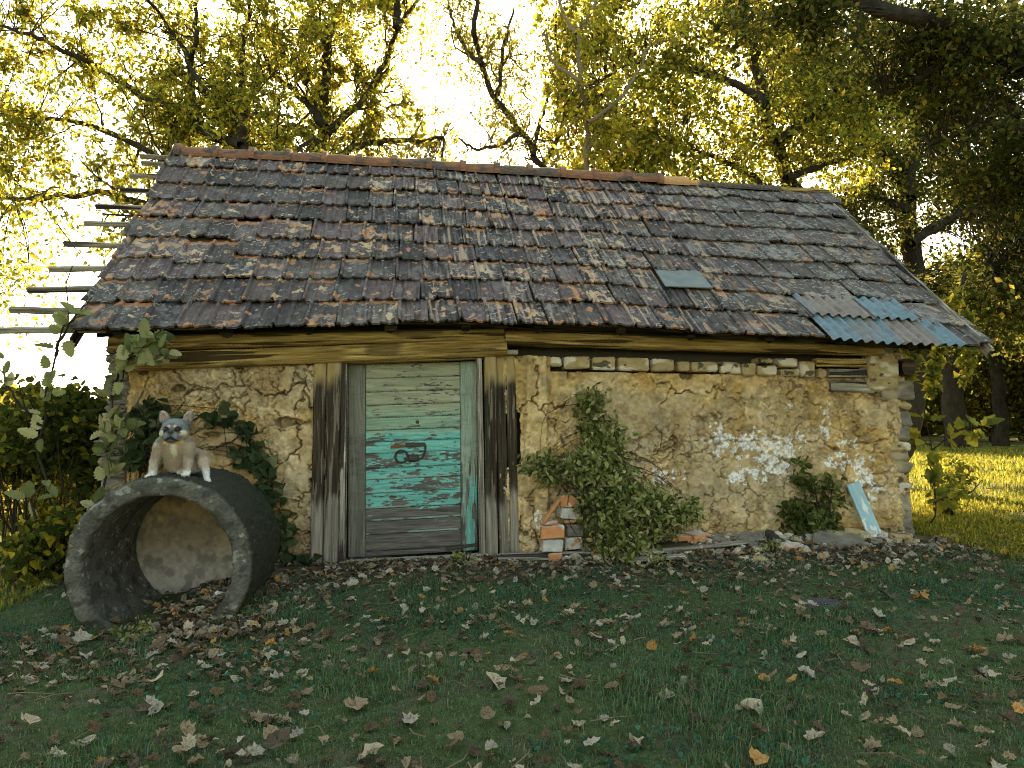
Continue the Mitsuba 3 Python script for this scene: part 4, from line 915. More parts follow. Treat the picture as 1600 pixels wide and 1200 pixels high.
lb = beam((4.275, -0.20, -0.01), (4.118, -0.045, 0.575), 0.020, 0.135, 16, 0.003, 540, corner=0.1, ends=0.006)
single('painted_board', lb, 'pale_blue_paint', 'pale blue painted board leaning against the right end of the wall', 'board')

# ------------------------------------------------------------------ leaves and trees
def leaf_quads(P, rng, size, ratio, pal, wts, droop=0.35, axis=None, flat=0.4, shade=0.25, six=False):
    """One folded leaf (2 triangles, or 4 with a rounder blade) at each point, its colour picked from pal."""
    n = len(P)
    ax = rng.normal(0, 1, (n, 3)) if axis is None else axis + rng.normal(0, 0.6, (n, 3))
    ax[:, 2] -= droop; ax = nrm(ax)
    up = rng.normal(0, 1, (n, 3)) * (1 - flat) + np.array([0, 0, 1]) * flat * 1.6
    sd = nrm(np.cross(ax, up)); nn = np.cross(sd, ax)
    L = size * rng.uniform(0.65, 1.25, n)[:, None]; Wd = L * ratio * rng.uniform(0.8, 1.15, n)[:, None]
    fold = rng.uniform(0.05, 0.35, n)[:, None] * Wd
    if six:
        V = np.stack([P, P + ax * L * .32 + sd * Wd * .46 + nn * fold, P + ax * L * .70 + sd * Wd * .40 + nn * fold, P + ax * L - nn * fold * .8, P + ax * L * .70 - sd * Wd * .40 + nn * fold, P + ax * L * .32 - sd * Wd * .46 + nn * fold], 1)
        F = np.array([[0, 1, 2], [0, 2, 3], [0, 3, 4], [0, 4, 5]]); m = 6
    else:
        V = np.stack([P, P + ax * L * .5 + sd * Wd * .5 + nn * fold, P + ax * L, P + ax * L * .5 - sd * Wd * .5 + nn * fold], 1)
        F = np.array([[0, 1, 2], [0, 2, 3]]); m = 4
    F = (F[None] + (np.arange(n) * m)[:, None, None]).reshape(-1, 3)
    cl = 0.45 + 1.1 * meshkit.fbm(P * (0.16 / size), 3, 91)[:, None]
    c = cl * np.array(pal)[rng.choice(len(pal), n, p=np.array(wts) / np.sum(wts))] * rng.uniform(1 - shade, 1 + shade, (n, 1))
    return V.reshape(-1, 3), F, np.repeat(np.clip(c, 0.004, 0.9), m, 0)

class Plant:
    def __init__(self, seed):
        self.rng = np.random.default_rng(seed); self.wood, self.twigs, self.pts, self.limb_pts = [], [], [], []
    def limb(self, pts, r0, r1, n=None, sides=8):
        p = spline(pts, n or max(8, len(pts) * 5))
        s = np.linalg.norm(p[-1] - p[0])
        p[1:-1] += self.rng.normal(0, 0.012 * s ** 0.5, (len(p) - 2, 3))
        r = np.linspace(r0, r1, len(p)) * (1 + 0.08 * self.rng.normal(0, 1, len(p)))
        self.wood.append(tube(p, r, sides))
        self.limb_pts.append(np.column_stack([p, r]))
        return p
    def grow(self, p, d, L, r, lvl, last, kids=(5, 4, 4), wig=0.25, up=0.06, leaf_n=5, spread=0.8):
        rng = self.rng; n = 6 if lvl < last else 4
        P = [p]
        for i in range(n):
            d = nrm(d + rng.normal(0, wig, 3) * (0.6 if lvl == 0 else 1) + np.array([0, 0, up]))
            p = p + d * L / n; P.append(p)
        P = np.array(P)
        (self.wood if lvl == 0 else self.twigs).append(tube(P, np.linspace(r, r * (0.5 if lvl < last else 0.3), n + 1), 6 if lvl == 0 else 4 if lvl < last else 3))
        if lvl >= last - 1:
            t = rng.random(leaf_n * (1 if lvl == last else 2)) * 0.85 + 0.15
            q = P[0] + 0 * t[:, None]
            idx = t * n; k = np.minimum(idx.astype(int), n - 1)
            self.pts.append(P[k] + (P[k + 1] - P[k]) * (idx - k)[:, None] + rng.normal(0, 0.03, (len(t), 3)))
        if lvl < last:
            for _ in range(kids[lvl]):
                t = rng.uniform(0.25, 1.0); k = min(int(t * n), n - 1); q = P[k] + (P[k + 1] - P[k]) * (t * n - k)
                dd = P[k + 1] - P[k]; s = rng.normal(0, 1, 3); s -= dd * (s @ dd) / (dd @ dd)
                self.grow(q, nrm(nrm(dd) * (1 - spread * 0.5) + nrm(s) * spread), L * rng.uniform(0.42, 0.68), r * 0.5, lvl + 1, last, kids, wig, up, leaf_n, spread)
    def clumps(self, C, R, n, per, sigma=0.22, hole=0.0, hs=0.8, tw=0.012, squash=0.7, twigged=1.0):
        """n leaf clumps in the ellipsoid, each on a twig from the nearest limb."""
        rng = self.rng; C, R = np.array(C, float), np.array(R, float)
        q = rng.normal(0, 1, (n * 4, 3)); q = nrm(q) * rng.random((n * 4, 1)) ** (1 / 2.4)
        q = C + q * R
        q = q[meshkit.fbm(q * hs, 2, 77) > hole][:n]
        lp = np.concatenate(self.limb_pts); tree = cKDTree(lp[:, :3])
        _, k = tree.query(q + rng.normal(0, 0.5, q.shape) - [0, 0, 0.4])
        for a, kk in zip(q, k):
            if rng.random() > twigged: continue
            b = lp[kk, :3]; g = np.linalg.norm(a - b)
            m = b + (a - b) * 0.55 + rng.normal(0, 0.10 * g, 3) + [0, 0, 0.08 * g]
            self.twigs.append(tube(spline([b, m, a], 6), np.linspace(min(tw * (0.6 + g * 0.35), lp[kk, 3] * 0.7), 0.004, 6), 3))
        P = np.repeat(q, per, 0) + rng.normal(0, sigma, (len(q) * per, 3)) * [1, 1, squash]
        self.pts.append(P)
    def build(self, name, label, category, size, ratio, pal, wts, bark='bark', group=None, thin=1.0, six=False, crown='crown', trunk='trunk', branch='branches', hole=None, **kw):
        key = numbered(name); tag(key, label, category, group)
        if self.wood: put(trunk, cat(self.wood), bark, smooth=True, parent=key)
        if self.twigs: labels[put(branch, cat(self.twigs), bark, smooth=False, parent=key)] = {'kind': 'stuff'}
        P = np.concatenate(self.pts)
        if thin < 1: P = P[self.rng.random(len(P)) < thin]
        if hole: P = P[hole(P)]
        V, F, c = leaf_quads(P, self.rng, size, ratio, pal, wts, six=six, **kw)
        put(crown, (V, F), 'leaf', color=c, parent=key)
        return key

YEL = [(0.42, 0.35, 0.035), (0.31, 0.29, 0.035), (0.21, 0.22, 0.03), (0.12, 0.135, 0.022), (0.32, 0.20, 0.03)]
OAK = [(0.055, 0.065, 0.014), (0.09, 0.095, 0.02), (0.16, 0.14, 0.025), (0.24, 0.18, 0.03), (0.035, 0.042, 0.012)]

def limb_tree(seed, limbs, r0, kids, L, leaf_n, last=2, r_tip=0.03, per_m=1.6, up=0.05, wig=0.25, spread=0.85):
    t = Plant(seed)
    for n, pts in enumerate(limbs):
        a = r0 if n == 0 else r0 * 0.55
        p = t.limb(pts, a, a * 0.55 if n == 0 else r_tip)
        s = np.concatenate([[0], np.cumsum(np.linalg.norm(np.diff(p, axis=0), axis=1))])
        m = int(s[-1] * per_m)
        for _ in range(m):
            g = t.rng.uniform(0.15 if n else 0.45, 1.0); k = min(int(g * (len(p) - 1)), len(p) - 2)
            d = nrm(p[k + 1] - p[k]); sd = t.rng.normal(0, 1, 3); sd -= d * (sd @ d)
            t.grow(p[k], nrm(d * 0.5 + nrm(sd) * 0.9), L * t.rng.uniform(0.6, 1.3), max(0.012, a * (1 - g) * 0.35 + 0.008), 0 if False else 1, last + 1, (0,) + kids, wig, up, leaf_n, spread)
    return t

# the two walnuts behind the left half of the roof
A = limb_tree(101, [[(-2.6, 8.2, -0.2), (-3.0, 7.6, 3.5), (-3.4, 8.0, 5.4), (-3.6, 8.5, 6.9)], [(-3.3, 7.5, 6.5), (-3.8, 8.0, 6.8), (-4.5, 8.5, 7.4), (-5.0, 7.8, 7.4), (-5.9, 8.2, 8.0), (-6.5, 7.5, 8.2), (-7.8, 8.0, 8.8)],
                    [(-3.2, 7.5, 5.6), (-3.4, 8.0, 7.2), (-3.7, 8.5, 7.4), (-4.1, 7.8, 7.7), (-4.7, 8.2, 8.9), (-5.0, 7.5, 9.2)], [(-3.3, 7.5, 6.5), (-3.4, 8.0, 7.9), (-3.5, 8.5, 9.1), (-3.1, 7.8, 9.9)],
                    [(-3.7, 7.5, 6.6), (-4.3, 8.0, 7.2), (-4.5, 8.5, 8.4), (-4.2, 7.8, 8.7), (-4.4, 8.2, 10.0)], [(-3.2, 7.5, 5.2), (-5.4, 8.0, 6.6), (-6.6, 8.5, 7.2), (-7.7, 7.8, 7.1)], [(-3.2, 7.5, 4.6), (-4.5, 8.0, 5.3), (-6.3, 8.5, 5.8), (-7.2, 7.8, 5.4), (-8.6, 8.2, 5.8)],
                    [(-3.2, 7.6, 4.9), (-2.4, 7.8, 6.4), (-2.0, 8.2, 7.0)]], 0.17, (5, 4, 3), 1.35, 9, per_m=2.0, r_tip=0.025)
for C, R, n in (((-7.2, 8.0, 4.9), (1.8, 1.0, 1.3), 90), ((-7.6, 8.0, 7.0), (1.6, 1.0, 1.4), 110), ((-5.0, 8.2, 5.6), (1.3, 0.8, 0.9), 60), ((-5.6, 8.0, 8.8), (2.0, 1.0, 1.2), 150), ((-8.2, 8.0, 9.0), (1.6, 1.0, 1.2), 90), ((-6.9, 8.2, 3.9), (1.6, 1.0, 0.9), 60), ((-8.6, 8.2, 6.0), (1.2, 0.8, 1.4), 80), ((-8.7, 8.2, 4.2), (1.3, 0.8, 1.0), 70), ((-3.4, 8.2, 6.1), (1.2, 0.7, 0.7), 70), ((-4.6, 8.2, 7.6), (1.6, 0.8, 1.0), 90)): A.clumps(C, R, int(n * 0.8), 13, 0.26, hole=0.44, twigged=0.5 if C[2] > 5 else 0.15)
A.build('walnut_tree', 'spreading walnut with dark limbs fanning out above the left end of the roof', 'tree', 0.125, 0.5, YEL, (3, 3, 3, 2.2, 0.7), group='walnuts behind the hut')
Bt = limb_tree(102, [[(-1.4, 9.4, -0.2), (-1.8, 9.0, 3.8), (-2.0, 9.5, 6.3), (-2.1, 10.0, 7.9), (-1.9, 9.2, 8.7), (-2.0, 9.8, 9.7)], [(-1.9, 9.0, 9.3), (-2.2, 9.5, 10.2), (-2.6, 10.0, 11.3)], [(-1.9, 9.0, 9.3), (-1.7, 9.5, 10.4), (-1.5, 10.0, 11.5)],
                     [(-1.9, 9.0, 7.5), (-2.5, 9.5, 8.4), (-3.3, 10.0, 9.3), (-3.4, 9.2, 9.8)], [(-1.9, 9.0, 7.4), (-1.1, 9.5, 8.5), (-0.7, 10.0, 9.5), (-0.4, 9.2, 9.9), (0.2, 9.8, 11.1)], [(-0.4, 9.0, 9.8), (-0.4, 9.5, 11.2)], [(-1.9, 9.0, 6.9), (-2.8, 9.5, 7.7), (-3.6, 10.0, 7.7), (-4.3, 9.2, 6.8)],
                     [(-1.9, 9.0, 6.7), (-1.0, 9.5, 7.4), (-0.0, 10.0, 7.7), (0.6, 9.2, 7.5)]], 0.17, (5, 4, 3), 1.25, 9, per_m=2.0, r_tip=0.03)
for C, R, n in (((-1.0, 9.5, 7.6), (1.3, 0.8, 1.0), 80), ((-2.6, 9.5, 9.3), (1.7, 0.8, 1.1), 120), ((-0.4, 9.5, 9.8), (1.3, 0.8, 1.1), 80), ((-1.3, 9.6, 6.5), (2.1, 0.8, 0.8), 120), ((0.1, 9.6, 7.2), (1.0, 0.6, 0.6), 40)): Bt.clumps(C, R, int(n * 0.7), 13, 0.26, hole=0.44)
Bt.build('walnut_tree', 'upright walnut with forked dark trunk rising behind the roof above the door', 'tree', 0.125, 0.5, YEL, (3.4, 3, 2.6, 1.6, 0.7), group='walnuts behind the hut')
Dt = limb_tree(103, [[(2.9, 7.8, -0.2), (2.8, 7.5, 3.6), (2.6, 8.0, 6.3), (2.2, 8.5, 7.4), (1.6, 7.8, 7.8), (1.4, 8.2, 8.7), (1.2, 7.5, 9.1), (1.2, 8.0, 10.3)], [(2.1, 7.5, 7.0), (1.4, 8.0, 6.8), (0.9, 8.5, 7.2)], [(1.6, 7.5, 7.7), (1.8, 8.0, 8.9), (2.1, 8.5, 10.1)], [(2.3, 7.5, 6.5), (2.6, 8.0, 7.6), (2.9, 8.5, 8.3)],
                     [(1.3, 7.5, 8.3), (0.9, 8.0, 9.1), (0.7, 8.5, 10.2)], [(2.5, 7.5, 6.3), (3.1, 8.0, 8.0), (3.0, 8.5, 9.5), (3.0, 7.8, 10.2)]], 0.085, (4, 4, 3), 1.05, 3, per_m=4.2, r_tip=0.02, wig=0.4)
Dt.build('thin_tree', 'thin half bare tree with crooked twigs against the bright sky behind the ridge', 'tree', 0.10, 0.45, YEL, (3, 3, 2, 1.5, 1), thin=0.8)
Et = limb_tree(104, [[(3.1, 6.6, -0.2), (3.1, 6.5, 3.3), (3.3, 7.0, 6.1), (3.4, 7.5, 7.1), (3.1, 6.8, 7.8), (3.2, 7.2, 8.9)], [(3.0, 6.5, 8.5), (2.9, 7.0, 9.1), (2.8, 7.5, 10.1)], [(3.0, 6.5, 8.5), (3.4, 7.0, 9.2), (3.8, 7.5, 10.2)], [(3.2, 6.5, 6.8), (4.1, 7.0, 7.7), (4.8, 7.5, 9.1)], [(3.1, 6.5, 7.6), (2.6, 7.0, 8.3), (2.6, 7.5, 9.1)]], 0.075, (3, 3, 3), 1.0, 7, per_m=1.8, r_tip=0.02)
Et.build('young_tree', 'slender pale trunked tree standing up behind the middle of the ridge', 'tree', 0.13, 0.55, YEL, (4, 3, 2, 1, 0.5), bark='bark_pale')
# leafy tree that fills the space to the right of it
Ft = Plant(105)
for n, l in enumerate([[(8.0, 9.0, -0.2), (8.7, 8.5, 3.1), (8.7, 9.0, 6.0), (8.5, 9.5, 7.8), (7.9, 8.8, 8.4), (7.9, 9.2, 9.7), (7.2, 8.5, 10.9)], [(7.8, 8.5, 8.3), (6.4, 9.0, 9.2), (5.4, 9.5, 9.6), (3.9, 8.8, 8.5)], [(8.0, 8.5, 7.4), (9.7, 9.0, 8.8), (10.7, 9.5, 10.5), (10.6, 8.8, 11.6)], [(8.4, 8.5, 5.8), (7.0, 9.0, 7.1), (5.8, 9.5, 7.6)], [(8.2, 8.5, 6.6), (10.3, 9.0, 7.4)], [(8.5, 8.6, 4.6), (7.0, 8.7, 5.4), (5.0, 9.0, 5.6)]]):
    Ft.limb(l, 0.24 if n == 0 else 0.10, 0.09 if n == 0 else 0.025)
for C, R, n in (((5.0, 9.0, 6.6), (1.8, 0.9, 1.5), 270), ((4.6, 9.2, 9.3), (1.7, 1.0, 1.9), 270), ((7.3, 9.0, 8.0), (2.2, 1.1, 2.2), 230), ((7.6, 9.0, 10.6), (2.6, 1.2, 1.4), 210), ((9.8, 9.0, 8.2), (1.8, 1.4, 1.6), 190), ((7.0, 9.0, 5.6), (1.7, 1.2, 0.8), 120)):
    Ft.clumps(C, R, n, 24, 0.21, hole=0.40)
Ft.build('oak_tree', 'full leaved oak behind the right half of the ridge with its left side yellow', 'tree', 0.15, 0.6, YEL[:4] + OAK[1:3], (2.4, 2.6, 2.2, 1.5, 1.2, 1.2), group='oaks to the right of the hut')
Gt = Plant(106)
for n, l in enumerate([[(12.0, 10.8, -0.2), (12.5, 10.5, 1.4), (13.1, 11.0, 5.0), (13.4, 11.5, 7.2), (11.9, 10.8, 8.7), (11.7, 11.2, 9.8), (10.3, 10.5, 10.2), (9.2, 11.0, 11.2)], [(12.7, 10.5, 6.9), (13.5, 11.0, 9.3), (14.8, 11.5, 11.5), (14.6, 10.8, 13.2)], [(11.8, 10.5, 8.5), (10.4, 11.0, 8.9)], [(11.2, 10.5, 9.4), (11.9, 11.0, 11.2), (12.2, 11.5, 13.5)],
                       [(12.7, 10.5, 6.6), (11.4, 11.0, 7.2)], [(12.7, 10.5, 5.7), (14.9, 11.0, 6.8), (17.0, 11.5, 7.3)], [(12.9, 10.7, 4.6), (11.6, 10.2, 5.2), (10.6, 10.0, 4.6)]]):
    Gt.limb(l, 0.33 if n == 0 else 0.15, 0.14 if n == 0 else 0.03)
for C, R, n in (((11.2, 11.0, 6.0), (1.6, 1.4, 1.6), 190), ((13.6, 11.0, 8.3), (2.4, 1.6, 2.3), 300), ((11.2, 11.2, 10.8), (2.8, 1.6, 1.8), 270), ((16.0, 11.2, 7.0), (2.0, 1.6, 2.6), 300), ((15.0, 11.5, 11.0), (2.6, 1.8, 2.0), 270), ((14.2, 10.6, 4.2), (1.8, 1.4, 1.4), 170)):
    Gt.clumps(C, R, n, 24, 0.24, hole=0.42)
Gt.build('oak_tree', 'tall dark oak at the far right whose crooked limbs show through gaps of blue sky', 'tree', 0.15, 0.62, OAK, (3, 3, 2, 1, 2), group='oaks to the right of the hut')
Ht = Plant(107)
for n, l in enumerate([[(11.9, 4.2, -0.2), (12.0, 4.0, 0.7), (12.3, 4.5, 4.0), (12.1, 5.0, 6.5), (10.2, 4.2, 7.1), (9.7, 4.8, 7.9), (8.2, 4.0, 7.7), (7.0, 4.5, 8.3)], [(11.0, 4.0, 6.0), (9.9, 4.5, 6.2), (9.0, 5.0, 6.0)], [(10.0, 4.0, 6.9), (10.3, 4.5, 8.5), (10.4, 5.0, 9.7)], [(11.7, 4.0, 3.9), (10.9, 4.5, 4.2), (10.1, 5.0, 3.8)], [(9.1, 4.0, 7.4), (8.7, 4.5, 7.1), (8.2, 5.0, 6.9)]]):
    Ht.limb(l, 0.36 if n == 0 else 0.12, 0.10 if n == 0 else 0.03)
for C, R, n in (((8.3, 4.5, 7.6), (2.2, 1.2, 1.1), 230), ((10.4, 4.6, 6.0), (1.7, 1.2, 1.3), 300), ((10.4, 4.6, 3.7), (1.1, 1.0, 1.2), 150), ((6.2, 4.6, 7.9), (1.2, 0.9, 0.7), 60)):
    Ht.clumps(C, R, n, 22, 0.22, hole=0.44)
Ht.build('oak_tree', 'near dark oak leaning in from the right with a thick bough across the top corner', 'tree', 0.125, 0.6, OAK, (3, 3, 1.6, 1, 3), group='oaks to the right of the hut')

# trees of the wood: a few kinds, each tree a thing of its own
def wood_tree(seed, hgt, rad, low, n):
    t = Plant(seed)
    t.limb([(0, 0, -0.3), (0.1, 0.05, hgt * 0.35), (-0.1, 0.1, hgt * 0.7), (0.05, 0, hgt * 0.95)], 0.02 * hgt + 0.06, 0.05, 14, 7)
    for k in range(9):
        a = t.rng.uniform(0, 2 * np.pi); z = hgt * t.rng.uniform(max(low, 0.2), 0.85); r = rad * t.rng.uniform(0.4, 0.8)
        t.limb([(0, 0, z), (r * .5 * math.cos(a), r * .5 * math.sin(a), z + 0.5), (r * math.cos(a), r * math.sin(a), z + 0.9)], 0.07, 0.02, 7, 5)
    t.clumps((0, 0, hgt * (1 + low) / 2), (rad, rad, hgt * (1 - low) / 2 * 1.05), n, 20, 0.34, hole=0.40, hs=0.7)
    P = np.concatenate(t.pts)
    P = P[P[:, 2] > 0.1]
    return (cat(t.wood + t.twigs), leaf_quads(P, t.rng, 0.24, 0.7, OAK[:4] + [YEL[2]], (2, 3, 3, 2, 3)))
kinds = []
for sd, hgt, rad, low, n in ((201, 9.0, 2.6, 0.10, 420), (202, 10.0, 2.5, 0.20, 420), (203, 7.5, 2.4, 0.02, 400)):
    w_, (V, F, c) = wood_tree(sd, hgt, rad, low, n)
    kinds.append((mikit.ply(w_, 'bark', smooth=True), mikit.ply((V, F), 'leaf', color=c)))
def wood_at(name, kind, x, y, s, rz_, label, group):
    key = numbered(name); tag(key, label, 'tree', group)
    m = T().translate([x, y, gz(x, y) - 0.05]).rotate([0, 0, 1], rz_).scale(s)
    scene[key + '__trunk'] = {**kinds[kind][0], 'to_world': m}
    scene[key + '__crown'] = {**kinds[kind][1], 'to_world': m}
rw = np.random.default_rng(31)
spots = [(19.5, 27.5, 1.0), (22.5, 26.0, 0.95), (27.0, 24.5, 1.0), (29.5, 25.5, 1.1), (20.5, 25.0, 0.9), (17.5, 31.5, 0.95), (24.0, 29.0, 1.0), (32.5, 28.5, 1.1), (15.0, 33.5, 0.95), (31.0, 22.0, 1.15), (30.0, 19.5, 1.1), (20.5, 33.0, 1.1), (12.0, 36.0, 1.0), (34.0, 30.0, 1.2), (28.0, 35.0, 1.2), (36.0, 24.0, 1.2), (25.0, 13.5, 1.05), (29.0, 13.0, 1.15), (21.5, 8.0, 1.0)]
for n, (x, y, s) in enumerate(spots):
    wood_at('woodland_tree', n % 3, x, y, s * rw.uniform(0.92, 1.08), rw.uniform(0, 360), 'dark leafy tree of the wood beyond the sunlit grass on the right', 'trees of the wood on the right')
# trees added outside the picture to keep the low sky off the lawn edges
for n, (x, y, s, lab) in enumerate(((12.5, -1.5, 1.15, 'tall tree added out of view beside the lawn on the right'), (12.0, -6.5, 1.2, 'tall tree added out of view to the right behind the viewer'), (9.5, -11.5, 1.2, 'tree added out of view behind the viewer on the right'), (-9.0, -3.0, 1.0, 'tall tree added outside the picture beside the lawn on the left'), (-9.0, -8.5, 1.15, 'tree added out of view on the left behind the viewer'))):
    wood_at('woodland_tree', n % 3, x, y, s, rw.uniform(0, 360), lab, 'trees added out of view round the lawn')
# dark trunks that stand in front of the wood
for n, (x, y, r, h_, lab) in enumerate(((20.6, 19.0, 0.42, 6.5, 'thick black trunk at the edge of the wood just right of the hut corner'), (23.6, 20.2, 0.27, 6.5, 'thinner black trunk to the right of the thick one at the wood edge'), (25.6, 20.4, 0.2, 6, 'thin black trunk farthest right at the edge of the wood'))):
    t = Plant(230 + n)
    t.limb([(x, y, -0.2), (x + 0.05, y, 1.2), (x - 0.15, y, 3.2), (x + 0.2, y + .3, h_)], r * 1.15, r * 0.55, 14, 9)
    for q in range(5): t.limb([(x, y, h_ * (0.5 + 0.1 * q)), (x + rw.uniform(-1, 1), y + rw.uniform(-.6, .6), h_ * (0.6 + 0.1 * q)), (x + rw.uniform(-2, 2), y + rw.uniform(-1, 1), h_ * (0.7 + 0.1 * q))], r * 0.35, 0.03)
    t.clumps((x, y, h_ * 0.86), (2.0, 1.4, h_ * 0.32), 170, 18, 0.3)
    t.build('oak_trunk_tree', lab, 'tree', 0.22, 0.65, OAK[:4] + [YEL[2]], (2, 3, 3, 2, 2))
# distant line of trees all round the field, too far off to count
def far_mass():
    r = np.random.default_rng(41); P = []
    for k in range(330):
        a = r.uniform(-1.25, 1.35); d = r.uniform(48, 80); c = np.array([d * math.sin(a), d * math.cos(a), 0])
        hgt = r.uniform(4, 9) * (0.42 if a < -0.05 else 1.0)
        q = r.normal(0, 1, (150, 3)); q = nrm(q) * r.random((150, 1)) ** 0.4 * [hgt * 0.55, hgt * 0.55, hgt * 0.6] + [0, 0, hgt * 0.5]
        P.append(c + q[q[:, 2] > -0.3])
    P = np.concatenate(P)
    return leaf_quads(P, r, 1.1, 0.8, OAK[:4] + YEL[2:4], (2, 3, 3, 2, 3, 3))
V, F, c = far_mass(); put('distant_wood', (V, F), 'leaf', color=c)
tag('distant_wood', 'far off belt of trees closing the field behind the hut', 'wood', kind='stuff')

# ------------------------------------------------------------------ shrubs and climbers
def bush(seed, name, label, base, blobs, size, ratio, pal, wts, stems=6, six=False, thin=1.0, cat_='shrub', group=None, sigma=0.09, hole=0.36, hs=4.0, tw=0.006, r0=0.014, **kw):
    t = Plant(seed); base = np.array(base, float)
    for C, R, n, per in blobs:
        for _ in range(max(1, stems // len(blobs))):
            tip = np.array(C) + t.rng.normal(0, 0.45, 3) * np.array(R)
            b = base + t.rng.normal(0, 0.06, 3) * [1, .5, 0]
            t.limb([b, b + (tip - b) * 0.45 + t.rng.normal(0, 0.05, 3) + [0, 0, 0.08], tip], r0, 0.004, 9, 5)
    for C, R, n, per in blobs: t.clumps(C, R, n, per, sigma, hole=hole, hs=hs, tw=tw, twigged=0.18)
    t.pts = [P[P[:, 2] > 0.01] for P in t.pts]
    return t.build(name, label, cat_, size, ratio, pal, wts, six=six, thin=thin, group=group, trunk='stem', branch='twigs', crown='foliage', **kw)
SHR = [(0.085, 0.105, 0.027), (0.155, 0.185, 0.055), (0.25, 0.265, 0.085), (0.35, 0.34, 0.13), (0.44, 0.41, 0.21)]
bush(301, 'climbing_shrub', 'bushy green shrub with a tall plume climbing the middle of the front wall', (1.66, -0.42, 0.0),
     [((1.58, -0.12, 1.34), (0.09, 0.07, 0.22), 26, 10), ((1.64, -0.15, 1.04), (0.16, 0.11, 0.26), 62, 12), ((1.66, -0.20, 0.74), (0.28, 0.16, 0.26), 95, 12), ((1.73, -0.30, 0.46), (0.31, 0.22, 0.28), 95, 12), ((1.70, -0.42, 0.16), (0.27, 0.20, 0.20), 70, 12), ((2.04, -0.35, 0.38), (0.29, 0.18, 0.22), 60, 12),
      ((2.32, -0.34, 0.46), (0.19, 0.12, 0.12), 26, 10), ((1.28, -0.20, 0.76), (0.24, 0.10, 0.11), 34, 11), ((1.05, -0.20, 0.84), (0.16, 0.07, 0.05), 13, 8)], 0.068, 0.52, SHR, (1.6, 2.6, 3.0, 2.2, 1.3), stems=9, sigma=0.06, r0=0.009, tw=0.003, hole=0.42, six=True)
bush(302, 'low_shrub', 'small dark green shrub at the foot of the right part of the wall', (3.66, -0.12, 0.08), [((3.60, -0.10, 0.28), (0.22, 0.12, 0.17), 44, 10), ((3.86, -0.08, 0.42), (0.10, 0.08, 0.26), 20, 8), ((3.63, -0.06, 0.62), (0.08, 0.06, 0.20), 11, 7)],
     0.070, 0.8, SHR[:3], (3, 3, 2), stems=7, sigma=0.045, six=True)
# vines on the left panel of the wall
t = Plant(303)
for pts in ([(-2.35, -0.25, 0.1), (-2.28, -0.10, 0.75), (-2.12, -0.05, 1.08), (-1.9, -0.04, 1.25), (-1.67, -0.035, 1.27), (-1.50, -0.04, 1.20), (-1.43, -0.05, 1.05)], [(-1.43, -0.05, 1.10), (-1.40, -0.06, 0.92), (-1.30, -0.06, 0.80), (-1.24, -0.06, 0.62), (-1.23, -0.05, 0.42)], [(-2.3, -0.08, 0.8), (-2.0, -0.08, 0.95), (-1.9, -0.07, 0.98)],
            [(-1.25, -0.10, 0.0), (-1.22, -0.06, 0.25), (-1.15, -0.06, 0.45)]):
    t.limb(pts, 0.012, 0.004, 16, 5)
for C, R, n in (((-1.64, -0.08, 1.26), (0.09, 0.03, 0.08), 7), ((-1.45, -0.08, 1.14), (0.06, 0.03, 0.05), 6), ((-1.42, -0.08, 0.98), (0.07, 0.04, 0.08), 10), ((-1.30, -0.08, 0.86), (0.10, 0.04, 0.10), 14), ((-1.23, -0.08, 0.66), (0.11, 0.04, 0.12), 16), ((-1.18, -0.09, 0.34), (0.14, 0.05, 0.18), 15), ((-1.05, -0.10, 0.05), (0.2, 0.06, 0.07), 9),
                ((-2.0, -0.08, 1.18), (0.10, 0.04, 0.10), 9), ((-1.98, -0.10, 0.98), (0.16, 0.04, 0.07), 14), ((-2.2, -0.12, 1.30), (0.14, 0.06, 0.12), 26), ((-2.22, -0.15, 0.98), (0.22, 0.08, 0.18), 30)):
    t.clumps(C, R, n, 3, 0.03, tw=0.003, twigged=0.35)
t.build('wall_vine', 'vine with broad dark leaves trailing over the wall behind the dog', 'vine', 0.105, 0.95, [(0.045, 0.07, 0.03), (0.075, 0.105, 0.045), (0.12, 0.145, 0.065), (0.17, 0.18, 0.09)], (3, 3, 2.4, 1.4), six=True, trunk='stem', branch='twigs', crown='foliage', flat=0.1, droop=0.7)

